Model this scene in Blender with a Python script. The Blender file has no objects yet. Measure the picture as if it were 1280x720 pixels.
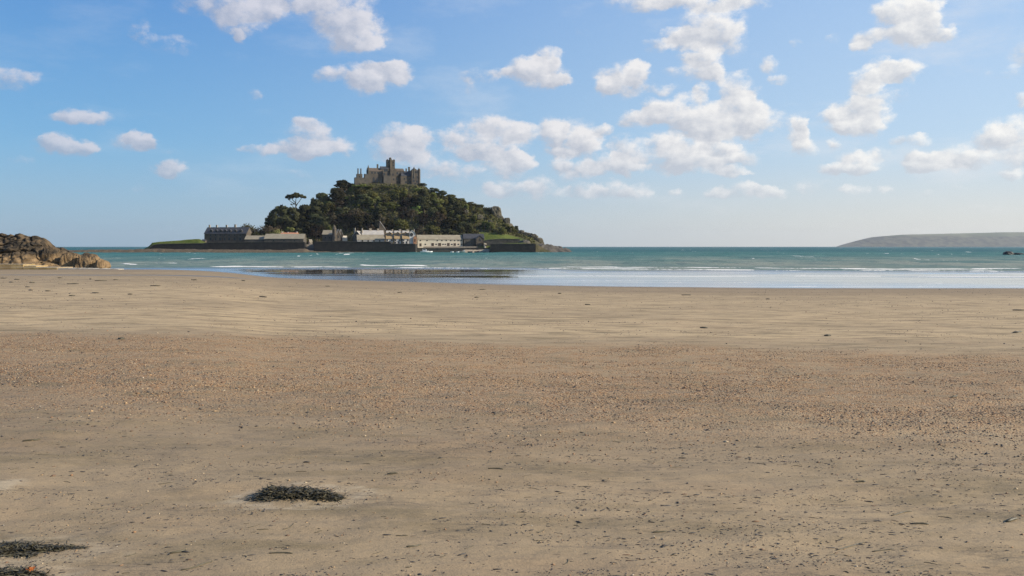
import bpy, bmesh, math, random
import numpy as np
from mathutils import Vector, Matrix

random.seed(7)
rng = np.random.default_rng(7)
R = math.radians
F = 1066.67          # focal length in photo pixels
HZ = 308.0           # horizon row
H = 4.6              # eye height above the sea
SUN_AZ, SUN_EL = R(98), R(27)
EXPO = .70

scene = bpy.context.scene
col = scene.collection

# ------------------------------------------------------------------ helpers
def at(px, py, d):
    return Vector(((px - 640) / F * d, d, H - (py - HZ) / F * d))

def tag(o, label=None, cat=None, group=None, kind=None):
    if label: o['label'] = label
    if cat: o['category'] = cat
    if group: o['group'] = group
    if kind: o['kind'] = kind
    return o

def empty(name, loc, rz=0.0, label=None, cat=None, group=None):
    o = bpy.data.objects.new(name, None)
    o.empty_display_size = 0.5
    col.objects.link(o)
    o.location = loc
    o.rotation_euler = (0, 0, rz)
    return tag(o, label, cat, group)

def link(name, me, mat=None, parent=None, loc=None):
    o = bpy.data.objects.new(name, me)
    if mat: me.materials.append(mat)
    col.objects.link(o)
    if parent: o.parent = parent
    if loc is not None: o.location = loc
    return o

def mesh_arrays(name, V, Fc, smooth=False):
    """V: (n,3) floats, Fc: (m,k) ints."""
    V = np.asarray(V, dtype=np.float32); Fc = np.asarray(Fc, dtype=np.int32)
    me = bpy.data.meshes.new(name)
    n, (m, k) = len(V), Fc.shape
    me.vertices.add(n); me.vertices.foreach_set('co', V.ravel())
    me.loops.add(m * k); me.loops.foreach_set('vertex_index', Fc.ravel())
    me.polygons.add(m); me.polygons.foreach_set('loop_start', np.arange(0, m * k, k, dtype=np.int32))
    if smooth: me.polygons.foreach_set('use_smooth', np.ones(m, dtype=bool))
    me.update(calc_edges=True)
    return me

def vattr(me, name, a):
    at_ = me.attributes.new(name, 'FLOAT', 'POINT')
    at_.data.foreach_set('value', np.asarray(a, dtype=np.float32).ravel())

def vcol(me, name, a):
    at_ = me.attributes.new(name, 'FLOAT_COLOR', 'POINT')
    a = np.asarray(a, dtype=np.float32)
    if a.shape[1] == 3: a = np.concatenate([a, np.ones((len(a), 1), np.float32)], 1)
    at_.data.foreach_set('color', a.ravel())

def grid_faces(nr, nc):
    i = np.arange((nr - 1) * (nc - 1)); r = i // (nc - 1); c = i % (nc - 1)
    a = r * nc + c
    return np.stack([a, a + 1, a + nc + 1, a + nc], 1)

# numpy value noise
def _hash(ix, iy, seed):
    n = (ix.astype(np.int64) * 374761393 + iy.astype(np.int64) * 668265263 + seed * 974711) & 0xffffffff
    n = ((n ^ (n >> 13)) * 1274126177) & 0xffffffff
    n = (n ^ (n >> 16)) & 0xffffffff
    return n.astype(np.float64) / 4294967295.0

def vnoise(x, y, seed=0):
    x = np.asarray(x, dtype=np.float64); y = np.asarray(y, dtype=np.float64)
    ix, iy = np.floor(x), np.floor(y); fx, fy = x - ix, y - iy
    fx = fx * fx * (3 - 2 * fx); fy = fy * fy * (3 - 2 * fy)
    a = _hash(ix, iy, seed); b = _hash(ix + 1, iy, seed); c = _hash(ix, iy + 1, seed); d = _hash(ix + 1, iy + 1, seed)
    return (a + (b - a) * fx) * (1 - fy) + (c + (d - c) * fx) * fy

def fbm(x, y, oct=4, seed=0):
    s = 0; amp = 0.5; t = 0
    for i in range(oct):
        s = s + amp * vnoise(x, y, seed + i * 17); t += amp
        x = x * 2.03 + 11.3; y = y * 2.03 + 5.7; amp *= 0.5
    return s / t

def sst(e0, e1, x):
    t = np.clip((np.asarray(x, dtype=np.float64) - e0) / (e1 - e0), 0, 1)
    return t * t * (3 - 2 * t)

# ------------------------------------------------------------------ node helpers
class NT:
    def __init__(self, nt):
        self.nt = nt; nt.nodes.clear(); self.x = 0
    def n(self, typ, ins=None, **props):
        nd = self.nt.nodes.new('ShaderNode' + typ)
        for k, v in props.items(): setattr(nd, k, v)
        for k, v in (ins or {}).items():
            s = nd.inputs[k]
            if hasattr(v, 'is_output') or isinstance(v, bpy.types.NodeSocket): self.nt.links.new(v, s)
            else: s.default_value = v
        return nd
    def math(self, op, a, b=0.0, c=0.0, clamp=False):
        return self.n('Math', {0: a, 1: b, 2: c}, operation=op, use_clamp=clamp).outputs[0]
    def vmath(self, op, a, b=(0, 0, 0), c=(0, 0, 0)):
        nd = self.n('VectorMath', operation=op)
        for i, v in enumerate((a, b, c)):
            if i >= len(nd.inputs): break
            s = nd.inputs[i]
            if isinstance(v, bpy.types.NodeSocket): self.nt.links.new(v, s)
            elif s.type == 'VECTOR': s.default_value = v
        return nd.outputs['Value'] if op in ('DOT_PRODUCT', 'LENGTH') else nd.outputs['Vector']
    def mix(self, f, a, b, blend='MIX'):
        nd = self.n('Mix', data_type='RGBA', blend_type=blend, clamp_factor=True)
        for i, v in ((0, f), (6, a), (7, b)):
            s = nd.inputs[i]
            if isinstance(v, bpy.types.NodeSocket): self.nt.links.new(v, s)
            else: s.default_value = (*v, 1) if (hasattr(v, '__len__') and len(v) == 3) else v
        return nd.outputs[2]
    def noise(self, vec, scale, detail=3, rough=0.55, out='Fac', dims='3D', dist=0.0):
        nd = self.n('TexNoise', {'Scale': scale, 'Detail': detail, 'Roughness': rough, 'Distortion': dist}, noise_dimensions=dims)
        if vec is not None: self.nt.links.new(vec, nd.inputs['Vector'])
        return nd.outputs[out]
    def ramp(self, f, a, b):
        return self.n('MapRange', {0: f, 1: a, 2: b, 3: 0.0, 4: 1.0}, interpolation_type='SMOOTHSTEP').outputs[0]
    def attr(self, name, out='Fac'):
        return self.n('Attribute', attribute_name=name).outputs[out]
    def scaled(self, vec, s):
        return self.vmath('MULTIPLY', vec, s)
    def bump(self, h, strength=0.5, dist=0.05, normal=None):
        ins = {'Height': h, 'Strength': strength, 'Distance': dist}
        nd = self.n('Bump', ins)
        if normal is not None: self.nt.links.new(normal, nd.inputs['Normal'])
        return nd.outputs[0]
    def out(self, sh):
        o = self.n('OutputMaterial'); self.nt.links.new(sh, o.inputs['Surface']); return o

def mat(name):
    m = bpy.data.materials.new(name); m.use_nodes = True
    return m, NT(m.node_tree)

def pos(t): return t.n('NewGeometry').outputs['Position']
def objc(t): return t.n('TexCoord').outputs['Object']

def mottled(name, c1, c2, scale=0.5, rough=0.85, bump=0.3, c3=None, bdist=0.1, spec=0.3, detail=5):
    """two or three colour mottled rough surface"""
    m, t = mat(name)
    p = pos(t)
    f = t.ramp(t.noise(p, scale, detail, 0.65), 0.3, 0.7)
    c = t.mix(f, c1, c2)
    if c3: c = t.mix(t.ramp(t.noise(p, scale * 3.1, 4, 0.6), 0.55, 0.75), c, c3)
    ins = {'Base Color': c, 'Roughness': rough, 'Specular IOR Level': spec}
    b = t.n('BsdfPrincipled', ins)
    if bump:
        t.nt.links.new(t.bump(t.noise(p, scale * 4, 5, 0.65), bump, bdist), b.inputs['Normal'])
    t.out(b.outputs[0])
    return m

# ------------------------------------------------------------------ mesh builder
class MB:
    def __init__(s): s.v = []; s.f = []
    def quad(s, *p):
        i = len(s.v); s.v += [tuple(q) for q in p]; s.f.append(tuple(range(i, i + len(p)))); return s
    def box(s, x0, x1, y0, y1, z0, z1):
        i = len(s.v)
        s.v += [(x0, y0, z0), (x1, y0, z0), (x1, y1, z0), (x0, y1, z0), (x0, y0, z1), (x1, y0, z1), (x1, y1, z1), (x0, y1, z1)]
        s.f += [tuple(i + k for k in q) for q in ((0, 3, 2, 1), (4, 5, 6, 7), (0, 1, 5, 4), (1, 2, 6, 5), (2, 3, 7, 6), (3, 0, 4, 7))]
        return s
    def extr(s, prof, y0, y1):
        """closed profile in x,z (counter clockwise seen from -y) pushed from y0 to y1"""
        n = len(prof); i = len(s.v)
        s.v += [(x, y0, z) for x, z in prof] + [(x, y1, z) for x, z in prof]
        s.f.append(tuple(range(i, i + n))); s.f.append(tuple(range(i + 2 * n - 1, i + n - 1, -1)))
        for k in range(n):
            a, b = i + k, i + (k + 1) % n
            s.f.append((b, a, a + n, b + n))
        return s
    def extrx(s, prof, x0, x1):
        """closed profile in y,z pushed from x0 to x1"""
        n = len(prof); i = len(s.v)
        s.v += [(x0, y, z) for y, z in prof] + [(x1, y, z) for y, z in prof]
        s.f.append(tuple(range(i + n - 1, i - 1, -1))); s.f.append(tuple(range(i + n, i + 2 * n)))
        for k in range(n):
            a, b = i + k, i + (k + 1) % n
            s.f.append((a, b, b + n, a + n))
        return s
    def tube(s, pts, rad, n=6):
        i0 = len(s.v); m = len(pts)
        for k, p in enumerate(pts):
            p = Vector(p); a = Vector(pts[max(k - 1, 0)]); b = Vector(pts[min(k + 1, m - 1)])
            dr = (b - a).normalized()
            u = dr.cross(Vector((0, 0, 1)) if abs(dr.z) < 0.9 else Vector((1, 0, 0))).normalized(); w = dr.cross(u)
            for j in range(n):
                q = p + (u * math.cos(2 * math.pi * j / n) + w * math.sin(2 * math.pi * j / n)) * rad[k]
                s.v.append(tuple(q))
        for k in range(m - 1):
            for j in range(n):
                a = i0 + k * n + j; b = i0 + k * n + (j + 1) % n
                s.f.append((a, b, b + n, a + n))
        s.f.append(tuple(range(i0 + n - 1, i0 - 1, -1))); s.f.append(tuple(range(i0 + (m - 1) * n, i0 + m * n)))
        return s
    def cyl(s, x, y, z0, z1, r0, r1=None, n=8):
        return s.tube([(x, y, z0), (x, y, z1)], [r0, r0 if r1 is None else r1], n)
    def build(s, name, m, parent=None, smooth=False, loc=None):
        me = bpy.data.meshes.new(name); me.from_pydata(s.v, [], s.f); me.update()
        if smooth:
            for p in me.polygons: p.use_smooth = True
        return link(name, me, m, parent, loc)

# ------------------------------------------------------------------ materials
M = {}
M['granite'] = mottled('granite_wall', (.070, .057, .043), (.122, .100, .073), 0.35, .9, .5, (.04, .035, .027))
M['granite_dark'] = mottled('dark_granite', (.07, .062, .05), (.12, .105, .082), 0.3, .9, .6, (.045, .042, .036))
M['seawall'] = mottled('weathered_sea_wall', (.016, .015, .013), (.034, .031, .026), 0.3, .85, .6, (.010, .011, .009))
M['cream'] = mottled('cream_render', (.52, .45, .34), (.60, .53, .41), 0.2, .85, .2, (.45, .38, .28))
M['white'] = mottled('white_render', (.52, .49, .43), (.62, .58, .52), 0.3, .8, .1)
M['orange'] = mottled('orange_brick', (.36, .17, .085), (.42, .23, .12), 0.4, .85, .3)
M['slate'] = mottled('dark_slate_roof', (.032, .033, .036), (.06, .06, .062), 0.5, .6, .3, spec=.5)
M['slate_light'] = mottled('pale_slate_roof', (.36, .33, .29), (.46, .42, .36), 0.4, .5, .3, (.30, .28, .24), spec=.5)
M['slate_brown'] = mottled('lichened_slate_roof', (.24, .20, .14), (.31, .27, .19), 0.4, .7, .3, (.20, .18, .12))
M['roof_ochre'] = mottled('ochre_tile_roof', (.30, .20, .10), (.36, .26, .14), 0.5, .8, .3)
M['roof_castle'] = mottled('castle_roof', (.10, .075, .052), (.14, .105, .075), 0.5, .75, .3)
M['chimney'] = mottled('chimney_stone', (.30, .25, .19), (.40, .33, .25), 0.6, .9, .2)
M['terracotta'] = mottled('terracotta', (.42, .17, .09), (.5, .24, .13), 0.8, .85, .2)
M['bark'] = mottled('bark', (.07, .055, .04), (.11, .09, .07), 1.0, .95, .5)
M['wood'] = mottled('dark_door_wood', (.05, .035, .025), (.075, .05, .035), 1.0, .7, .2)
M['grass'] = mottled('mown_grass', (.075, .11, .02), (.11, .145, .03), 0.25, .95, .6, (.09, .10, .03))
M['reef'] = mottled('reef_rock', (.085, .064, .042), (.15, .115, .072), 0.5, .9, .9, (.035, .032, .025), bdist=.5)
M['crag'] = mottled('crag_granite', (.070, .062, .042), (.13, .112, .076), 0.35, .95, .9, (.035, .038, .02), bdist=.6)
M['boat_white'] = mottled('white_boat_paint', (.72, .72, .70), (.80, .80, .78), 0.8, .35, 0, spec=.5)
M['boat_grey'] = mottled('grey_green_boat_paint', (.22, .25, .21), (.28, .30, .26), 0.8, .4, 0, spec=.5)
M['boat_dark'] = mottled('dark_boat_paint', (.03, .035, .045), (.05, .055, .065), 0.8, .4, 0, spec=.5)
M['searock'] = mottled('wet_black_rock', (.010, .010, .009), (.022, .020, .018), 0.6, .6, .8, bdist=.3, spec=.5)

m, t = mat('window_glass')
b = t.n('BsdfPrincipled', {'Base Color': (.025, .028, .032, 1), 'Roughness': .12, 'Specular IOR Level': .5}); t.out(b.outputs[0]); M['glass'] = m

def foliage(name, c1, c2, var=0.55, trans=0.10):
    m, t = mat(name)
    oi = t.n('ObjectInfo').outputs['Random']
    g = t.n('NewGeometry')
    p = g.outputs['Position']
    f = t.math('ADD', t.math('MULTIPLY', t.ramp(t.noise(p, .45, 3, .6), .3, .7), .65), t.math('MULTIPLY', g.outputs['Random Per Island'], .45))
    c = t.mix(f, c1, c2)
    hsv = t.n('HueSaturation', {'Hue': t.math('MULTIPLY_ADD', oi, .05, .475), 'Saturation': 1.0, 'Value': t.math('MULTIPLY_ADD', oi, var * 2, 1 - var), 'Color': c})
    d = t.n('BsdfDiffuse', {'Color': hsv.outputs[0], 'Roughness': .8})
    tr = t.n('BsdfTranslucent', {'Color': hsv.outputs[0]})
    mx = t.n('MixShader', {0: trans, 1: d.outputs[0], 2: tr.outputs[0]})
    t.out(mx.outputs[0]); return m
M['leaf_pine'] = foliage('dark_pine_needles', (.044, .047, .023), (.085, .084, .038))
M['leaf_oak'] = foliage('oak_leaves', (.068, .070, .024), (.15, .142, .046))
M['leaf_bare'] = foliage('budding_brown_twigs', (.066, .052, .034), (.105, .082, .052))
M['leaf_spring'] = foliage('fresh_green_leaves', (.105, .135, .034), (.20, .22, .060))
M['leaf_shrub'] = foliage('olive_scrub_leaves', (.092, .090, .034), (.19, .17, .066))

# ------------------------------------------------------------------ beach profile
S_T = np.array([-2, -.40, -.345, -.30, -.272, -.169, 0, .1125, .3375, 2])
D_T = np.array([172, 172, 158, 134, 124, 115, 103, 98.5, 94.4, 94.4])
def shore(s):
    s = np.asarray(s, dtype=np.float64)
    return (np.interp(s - .02, S_T, D_T) + np.interp(s, S_T, D_T) + np.interp(s + .02, S_T, D_T)) / 3

MOUNDS = []   # (x, y, rx, ry, height) local swellings and scoured hollows in the sand
def sand_z(x, y):
    x = np.asarray(x, dtype=np.float64); y = np.asarray(y, dtype=np.float64)
    s = x / np.maximum(y, 12.0)
    z = 3.0 * (1 - y / shore(s))
    near = sst(140, 30, y)
    z = z + (fbm(x * .12, y * .22, 3, 5) - .5) * .09 * (0.35 + .65 * near) * sst(1.0, 6.0, np.abs(y) + 3)
    z = z + (fbm(x * .7, y * 1.9, 3, 9) - .5) * .052 * near
    z = z + (fbm(x * 2.6, y * 7.0, 3, 19) - .5) * .032 * sst(40, 10, y)
    z = z + (fbm(x * 9, y * 20, 2, 29) - .5) * .007 * sst(16, 7, y)
    for mx, my, rx, ry, h in MOUNDS:
        q = ((x - mx) / rx) ** 2 + ((y - my) / ry) ** 2
        z = z + h * np.exp(-q)
    return z

class LocalSand:
    """sand height looked up from a small table around a point"""
    def __init__(s, cx, cy, r):
        s.x0, s.y0, s.n = cx - r, cy - r, 48
        s.k = (s.n - 1) / (2 * r)
        gx = s.x0 + np.arange(s.n) / s.k; gy = s.y0 + np.arange(s.n) / s.k
        Yg, Xg = np.meshgrid(gy, gx, indexing='ij'); s.z = sand_z(Xg, Yg).tolist()
    def __call__(s, x, y):
        u = min(max((x - s.x0) * s.k, 0), s.n - 1.001); v = min(max((y - s.y0) * s.k, 0), s.n - 1.001)
        i, j = int(u), int(v); a, b = u - i, v - j; r0, r1 = s.z[j], s.z[j + 1]
        return (r0[i] * (1 - a) + r0[i + 1] * a) * (1 - b) + (r1[i] * (1 - a) + r1[i + 1] * a) * b

def sand_at(px, py):
    """where the sight line through a pixel of the photograph meets the sand"""
    s = (px - 640) / F
    d = 4.0
    for _ in range(26):
        z = float(sand_z(s * d, d)); d2 = (H - z) * F / (py - HZ); d = d + .6 * (d2 - d)
    return Vector((s * d, d, float(sand_z(s * d, d))))

c0 = sand_at(376, 620); c1 = sand_at(30, 688); c2 = sand_at(12, 722); c3 = sand_at(0, 612)
for c, w in ((c0, .55), (c1, .5), (c2, .35)):
    MOUNDS.append((c.x, c.y, w, .34, -.022)); MOUNDS.append((c.x, c.y, w * .62, .18, .030))
MOUNDS.append((c3.x, c3.y, .25, .3, .035))

def shingle_mask(x, y):
    s = x / np.maximum(y, 4)
    far = 18.5 - 1.5 * np.clip(s, -1, 1) * 1.0 + (fbm(x * .25, y * .1, 3, 41) - .5) * 3.5
    a = sst(far + .8, far - 1.2, y)
    nr = 9.0 - 2.0 * np.clip(s, -.5, .5) + (fbm(x * .4, y * .3, 3, 43) - .5) * 4
    return a * sst(nr - 2.2, nr + 2.5, y)

ys = [-30.0]
while ys[-1] < 2.5: ys.append(ys[-1] + 1.0)
while ys[-1] < 205: ys.append(ys[-1] + max(.02, .0060 * ys[-1]))
ys = np.array(ys); ss = np.linspace(-1.15, 1.15, 760)
YY, SS = np.meshgrid(ys, ss, indexing='ij')
XX = SS * (np.maximum(YY, 0) + 10)
ZZ = np.maximum(sand_z(XX, YY), -.7)
me = mesh_arrays('sand', np.stack([XX, YY, ZZ], -1).reshape(-1, 3), grid_faces(len(ys), len(ss)), True)
vattr(me, 'shingle', shingle_mask(XX, YY))
sS = XX / np.maximum(YY, 12)
run = np.exp(-((YY - 99 - 4 * (fbm(XX * .03, YY * 0, 2, 3) - .5)) / 3.2) ** 2) * sst(-.28, -.34, sS) * sst(.3, .5, fbm(XX * .05, YY * .2, 3, 77) + .12)
wet = sst(.20, .02, ZZ + (fbm(XX * .06, YY * .1, 3, 51) - .5) * .12)
vattr(me, 'wet', np.maximum(wet, run))
vattr(me, 'damp', np.maximum(sst(1.3, .1, ZZ + (fbm(XX * .05, YY * .12, 3, 61) - .5) * .5), .0) * (.7))
tone = np.interp(YY, [0, 6, 9, 18, 22, 30, 45, 70, 200], [.25, .35, .30, .45, 1.0, .85, .95, .45, .3]) + (fbm(XX * .10, YY * .35, 4, 71) - .5) * .9
vattr(me, 'tone', np.clip(tone + .22 * np.clip(XX / np.maximum(YY, 5), -.6, .6) * sst(30, 12, YY), 0, 1))

sc_ = np.zeros_like(XX)
for q_, w_, v_ in ((c0, .40, 1.0), (c1, .46, .6), (c2, .3, .7)):
    rr_ = np.sqrt(((XX - q_.x) / w_) ** 2 + ((YY - q_.y) / .27) ** 2) + (fbm(XX * 9, YY * 14, 4, 91) - .5) * 1.1
    sc_ = np.maximum(sc_, v_ * np.exp(-((rr_ - .95) / .22) ** 2) * sst(.40, .62, fbm(XX * 14, YY * 22, 3, 93) + .12))
rr_ = np.sqrt(((XX - c3.x) / .16) ** 2 + ((YY - c3.y) / .22) ** 2) + (fbm(XX * 12, YY * 12, 3, 95) - .5) * .8
vattr(me, 'scuff', np.maximum(sc_, sst(1.0, .5, rr_)))

m, t = mat('beach_sand')
p = pos(t)
tone_, shg, wet_, damp_ = t.attr('tone'), t.attr('shingle'), t.attr('wet'), t.attr('damp')
c = t.mix(tone_, (.252, .188, .116), (.468, .345, .198))
c = t.mix(t.ramp(t.noise(t.scaled(p, (.5, 1.6, 1)), 1.2, 5, .65), .42, .72), c, (.205, .156, .088))          # grey damp streaks
c = t.mix(t.math('MULTIPLY', t.ramp(t.noise(t.scaled(p, (.45, 1.1, 1)), .9, 4, .6), .50, .70), .35), c, (.285, .195, .115))
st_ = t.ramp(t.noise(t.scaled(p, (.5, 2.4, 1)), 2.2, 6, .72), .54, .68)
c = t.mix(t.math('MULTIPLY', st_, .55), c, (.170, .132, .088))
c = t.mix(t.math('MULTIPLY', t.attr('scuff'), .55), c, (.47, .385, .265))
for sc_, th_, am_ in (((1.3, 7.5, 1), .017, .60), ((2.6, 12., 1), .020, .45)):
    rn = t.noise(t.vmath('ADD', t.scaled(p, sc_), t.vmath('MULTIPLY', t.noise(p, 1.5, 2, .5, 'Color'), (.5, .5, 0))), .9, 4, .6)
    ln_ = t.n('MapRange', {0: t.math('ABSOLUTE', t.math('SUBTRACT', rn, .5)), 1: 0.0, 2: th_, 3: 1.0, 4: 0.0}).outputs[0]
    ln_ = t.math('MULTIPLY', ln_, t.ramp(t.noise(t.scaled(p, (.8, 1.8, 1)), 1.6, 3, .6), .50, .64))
    c = t.mix(t.math('MULTIPLY', ln_, am_), c, (.075, .062, .050))  # thin dark trails: wrack lines and ripple shadows painted into the sand colour
# shingle: reddish-brown broken shell and grit
vor = t.n('TexVoronoi', {'Scale': 45.0}, feature='F1'); t.nt.links.new(p, vor.inputs['Vector'])
gc = t.n('ValToRGB', {0: t.n('SeparateColor', {0: vor.outputs['Color']}).outputs[0]})
cr = gc.color_ramp; cr.interpolation = 'CONSTANT'
cols_ = [(0, (.34, .208, .102)), (.22, (.24, .130, .062)), (.38, (.42, .275, .142)), (.60, (.32, .172, .080)), (.76, (.44, .312, .178)), (.88, (.09, .072, .055)), (.97, (.50, .41, .29))]
cr.elements[0].position = 0; cr.elements[0].color = (*cols_[0][1], 1)
cr.elements[1].position = cols_[1][0]; cr.elements[1].color = (*cols_[1][1], 1)
for q, cc in cols_[2:]:
    e = cr.elements.new(q); e.color = (*cc, 1)
gritm = t.math('MULTIPLY', shg, t.ramp(t.noise(p, 3.0, 4, .7), .30, .62))
c = t.mix(t.math('MULTIPLY', gritm, .84), c, gc.outputs[0])
# fine dark grit over all the sand
v2 = t.n('TexVoronoi', {'Scale': 26.0}, feature='F1'); t.nt.links.new(t.scaled(p, (.6, 1, 1)), v2.inputs['Vector'])
sep = t.n('SeparateColor', {0: v2.outputs['Color']})
patch = t.ramp(t.noise(t.scaled(p, (.6, 1.3, 1)), 1.1, 4, .7), .48, .68)
dot = t.math('MULTIPLY', t.math('GREATER_THAN', sep.outputs[0], .80), t.math('LESS_THAN', v2.outputs['Distance'], t.math('MULTIPLY', sep.outputs[1], .34)))
dot = t.math('MULTIPLY', dot, t.math('MULTIPLY_ADD', patch, .70, .25))
c = t.mix(dot, c, (.07, .056, .045))
grain = t.noise(p, 420, 2, .7)
c = t.mix(t.math('MULTIPLY', t.ramp(grain, .55, .8), .35), c, (.44, .37, .28))
c = t.mix(t.math('MULTIPLY', t.ramp(t.noise(p, 260, 2, .7), .58, .8), .35), c, (.14, .11, .085))
c = t.mix(t.math('MULTIPLY', damp_, .75), c, (.225, .160, .092))
c = t.mix(t.math('MULTIPLY', wet_, .8), c, (.120, .092, .058))
rough = t.math('SUBTRACT', t.math('MULTIPLY_ADD', damp_, -.25, .92), t.math('MULTIPLY', wet_, .50))
b = t.n('BsdfPrincipled', {'Base Color': c, 'Roughness': rough, 'Specular IOR Level': t.math('MULTIPLY_ADD', wet_, .35, .18)})
hgt = t.math('ADD', t.math('MULTIPLY', t.noise(t.scaled(p, (1, 2.2, 1)), 14, 5, .65), .5), t.math('MULTIPLY', vor.outputs['Distance'], t.math('MULTIPLY', shg, -.8)))
hgt = t.math('ADD', hgt, t.math('MULTIPLY', t.noise(p, 90, 3, .7), .22))
hgt = t.math('ADD', hgt, t.math('MULTIPLY', t.noise(t.scaled(p, (.8, 2.6, 1)), 5, 4, .6), .9))
t.nt.links.new(t.bump(hgt, t.math('MULTIPLY_ADD', wet_, -.6, .75), .022), b.inputs['Normal'])
t.out(b.outputs[0])
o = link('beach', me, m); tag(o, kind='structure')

# ------------------------------------------------------------------ sea
def dist_row(py): return H * F / (py - HZ)
rows = list(np.arange(86, 250, .42)); y = 250.0
while y < 10880:
    rows.append(y); y += 1.15 if y < 640 else max(1.15, (y - 500) * .0085)
rows.append(10880.0); rows = np.array(rows)
ss2 = np.concatenate([np.linspace(-1.2, -.72, 40)[:-1], np.linspace(-.72, .72, 760), np.linspace(.72, 1.2, 40)[1:]])
YY, SS = np.meshgrid(rows, ss2, indexing='ij')
XX = SS * YY
PX = SS * F + 640
CH = np.zeros_like(XX); FO = np.zeros_like(XX)
def breaker(pts, hgt, wid, foam, seed, thr=.42, gap=.10):
    """a low breaking wave; pts are (column, row) pairs along its foot"""
    global CH, FO
    pxs = np.array([q[0] for q in pts]); dd = np.array([dist_row(q[1]) for q in pts])
    dl = np.interp(PX, pxs, dd) + (fbm(XX * .03, XX * 0 + seed, 3, seed) - .5) * 9
    e = YY - dl
    ends = sst(pxs[0] - 12, pxs[0] + 14, PX) * sst(pxs[-1] + 12, pxs[-1] - 14, PX)
    amp = ends * sst(thr - .12, thr + .2, fbm(XX * gap, XX * 0 + 3.3, 3, seed + 5))
    prof = np.where(e < 0, np.exp(-(e / wid) ** 2), np.exp(-(e / (wid * 2.6)) ** 2))
    CH = CH + hgt * amp * prof * (.75 + .5 * fbm(XX * .4, YY * .3, 2, seed + 9))
    fm = np.exp(-((e + wid * .5) / (wid * 1.25)) ** 2) * amp * foam * (.25 + 1.35 * fbm(XX * .22, YY * .3, 3, seed + 12))
    FO = np.maximum(FO, fm)
breaker([(262, 333.6), (400, 334), (560, 335), (760, 336.3), (1000, 338.6), (1400, 339.8)], .15, .6, .85, 101, .33)
breaker([(640, 333.4), (900, 334.8), (1000, 335.8), (1400, 336.4)], .13, .6, .75, 121, .42)
breaker([(1050, 336.4), (1300, 336.8)], .16, .6, .85, 126, .33)
breaker([(448, 331.4), (535, 332.2)], .22, .8, 1.0, 131, .3)
breaker([(640, 345.3), (1000, 345.4), (1400, 346)], .035, .5, 1.0, 141, .30)
breaker([(140, 330.6), (196, 331.6)], .22, .9, .95, 151, .32)
breaker([(190, 328.8), (222, 328.6)], .20, .9, .9, 161, .34)
breaker([(230, 324.4), (258, 324.6)], .28, 1.2, 1.0, 171, .3)
breaker([(142, 322.8), (154, 322.6)], .3, 2.2, 1.2, 175, .2)
breaker([(196, 323.4), (206, 323.2)], .3, 2.2, 1.2, 181, .2)
breaker([(700, 341.4), (1400, 342.4)], .08, .7, .25, 185, .4)
for k_, (xa, ya, xb, yb) in enumerate(((560, 347.2, 1400, 348.4), (700, 350.4, 1400, 351.4), (820, 353.6, 1400, 354.6), (620, 343.4, 1400, 344), (680, 356.2, 1400, 357.6))):
    breaker([(xa, ya), ((xa + xb) / 2, ya + .4), (xb, yb)], .012, .35, .55, 240 + k_ * 7, .44, .09)
# swell and chop, dying out over the flat film by the shore
calm = sst(190, 166, YY + (fbm(XX * .02, YY * .03, 2, 7) - .5) * 14 + 22 * sst(620, 760, PX))
sw = (fbm(XX * .03, YY * .085, 3, 201) - .5) * 1.0 + (fbm(XX * .12, YY * .22, 3, 211) - .5) * .75
far = sst(1200, 400, YY)
CH = CH + sw * (1 - calm) * far * sst(150, 240, YY)
# whitecaps
cap = fbm(XX * .045, YY * .035, 4, 301)
cap2 = fbm(XX * .16, YY * .06, 3, 311)
FO = np.maximum(FO, sst(.705, .76, cap * .55 + cap2 * .47) * sst(200, 300, YY) * .42)
sp_ = vnoise(XX * .30, YY * .03, 331) * (.55 + .6 * vnoise(XX * .02, YY * .004, 333))
FO = np.maximum(FO, sst(.80, .92, sp_) * sst(215, 320, YY) * .55)
# foam at the edge of the swash
ZS = sand_z(XX, YY)
edge = np.abs(ZS + .004 * 1) 
FO = np.maximum(FO, sst(.010, .0, edge) * .35 * sst(.45, .65, fbm(XX * .12, YY * .12, 3, 321)) * (YY < 135))
me = mesh_arrays('sea', np.stack([XX, YY, CH], -1).reshape(-1, 3), grid_faces(len(rows), len(ss2)), True)
vattr(me, 'foam', FO); vattr(me, 'calm', calm)
depth = np.clip((YY - 170) / 700, 0, 1)
vattr(me, 'deep', depth)
vattr(me, 'ripple', sst(24, 10, YY - shore(SS) - (fbm(XX * .035, YY * .10, 3, 351) - .5) * 34))

m, t = mat('sea_water')
p = pos(t)
fo, ca, dp = t.attr('foam'), t.attr('calm'), t.attr('deep')
body = t.mix(t.ramp(dp, 0.0, .45), (.250, .265, .205), (.066, .168, .146))
body = t.mix(t.ramp(dp, .5, 1.0), body, (.022, .098, .108))
wnd = t.ramp(t.noise(t.scaled(p, (.035, .011, 1)), 1.0, 5, .65), .36, .64)
body = t.mix(t.math('MULTIPLY', wnd, .65), body, (.028, .120, .108))
body = t.mix(ca, body, (.115, .098, .078))
chop = t.math('ADD', t.noise(t.scaled(p, (.35, .8, 1)), .5, 5, .65), t.math('MULTIPLY', t.noise(t.scaled(p, (.5, 1.0, 1)), 3.2, 3, .6), .12))
rip = t.noise(t.scaled(p, (6, 2.5, 1)), 1.1, 3, .6)
nrm = t.bump(chop, t.math('MULTIPLY_ADD', ca, -.985, .985), 1.3)
puff = t.ramp(t.noise(t.scaled(p, (.012, .09, 1)), 1.0, 4, .65), .44, .62)
nrm = t.bump(rip, t.math('MULTIPLY', ca, t.math('MULTIPLY_ADD', t.math('MAXIMUM', puff, t.attr('ripple')), .20, .012)), .03, nrm)
dif = t.n('BsdfDiffuse', {'Color': body, 'Normal': nrm})
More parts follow.
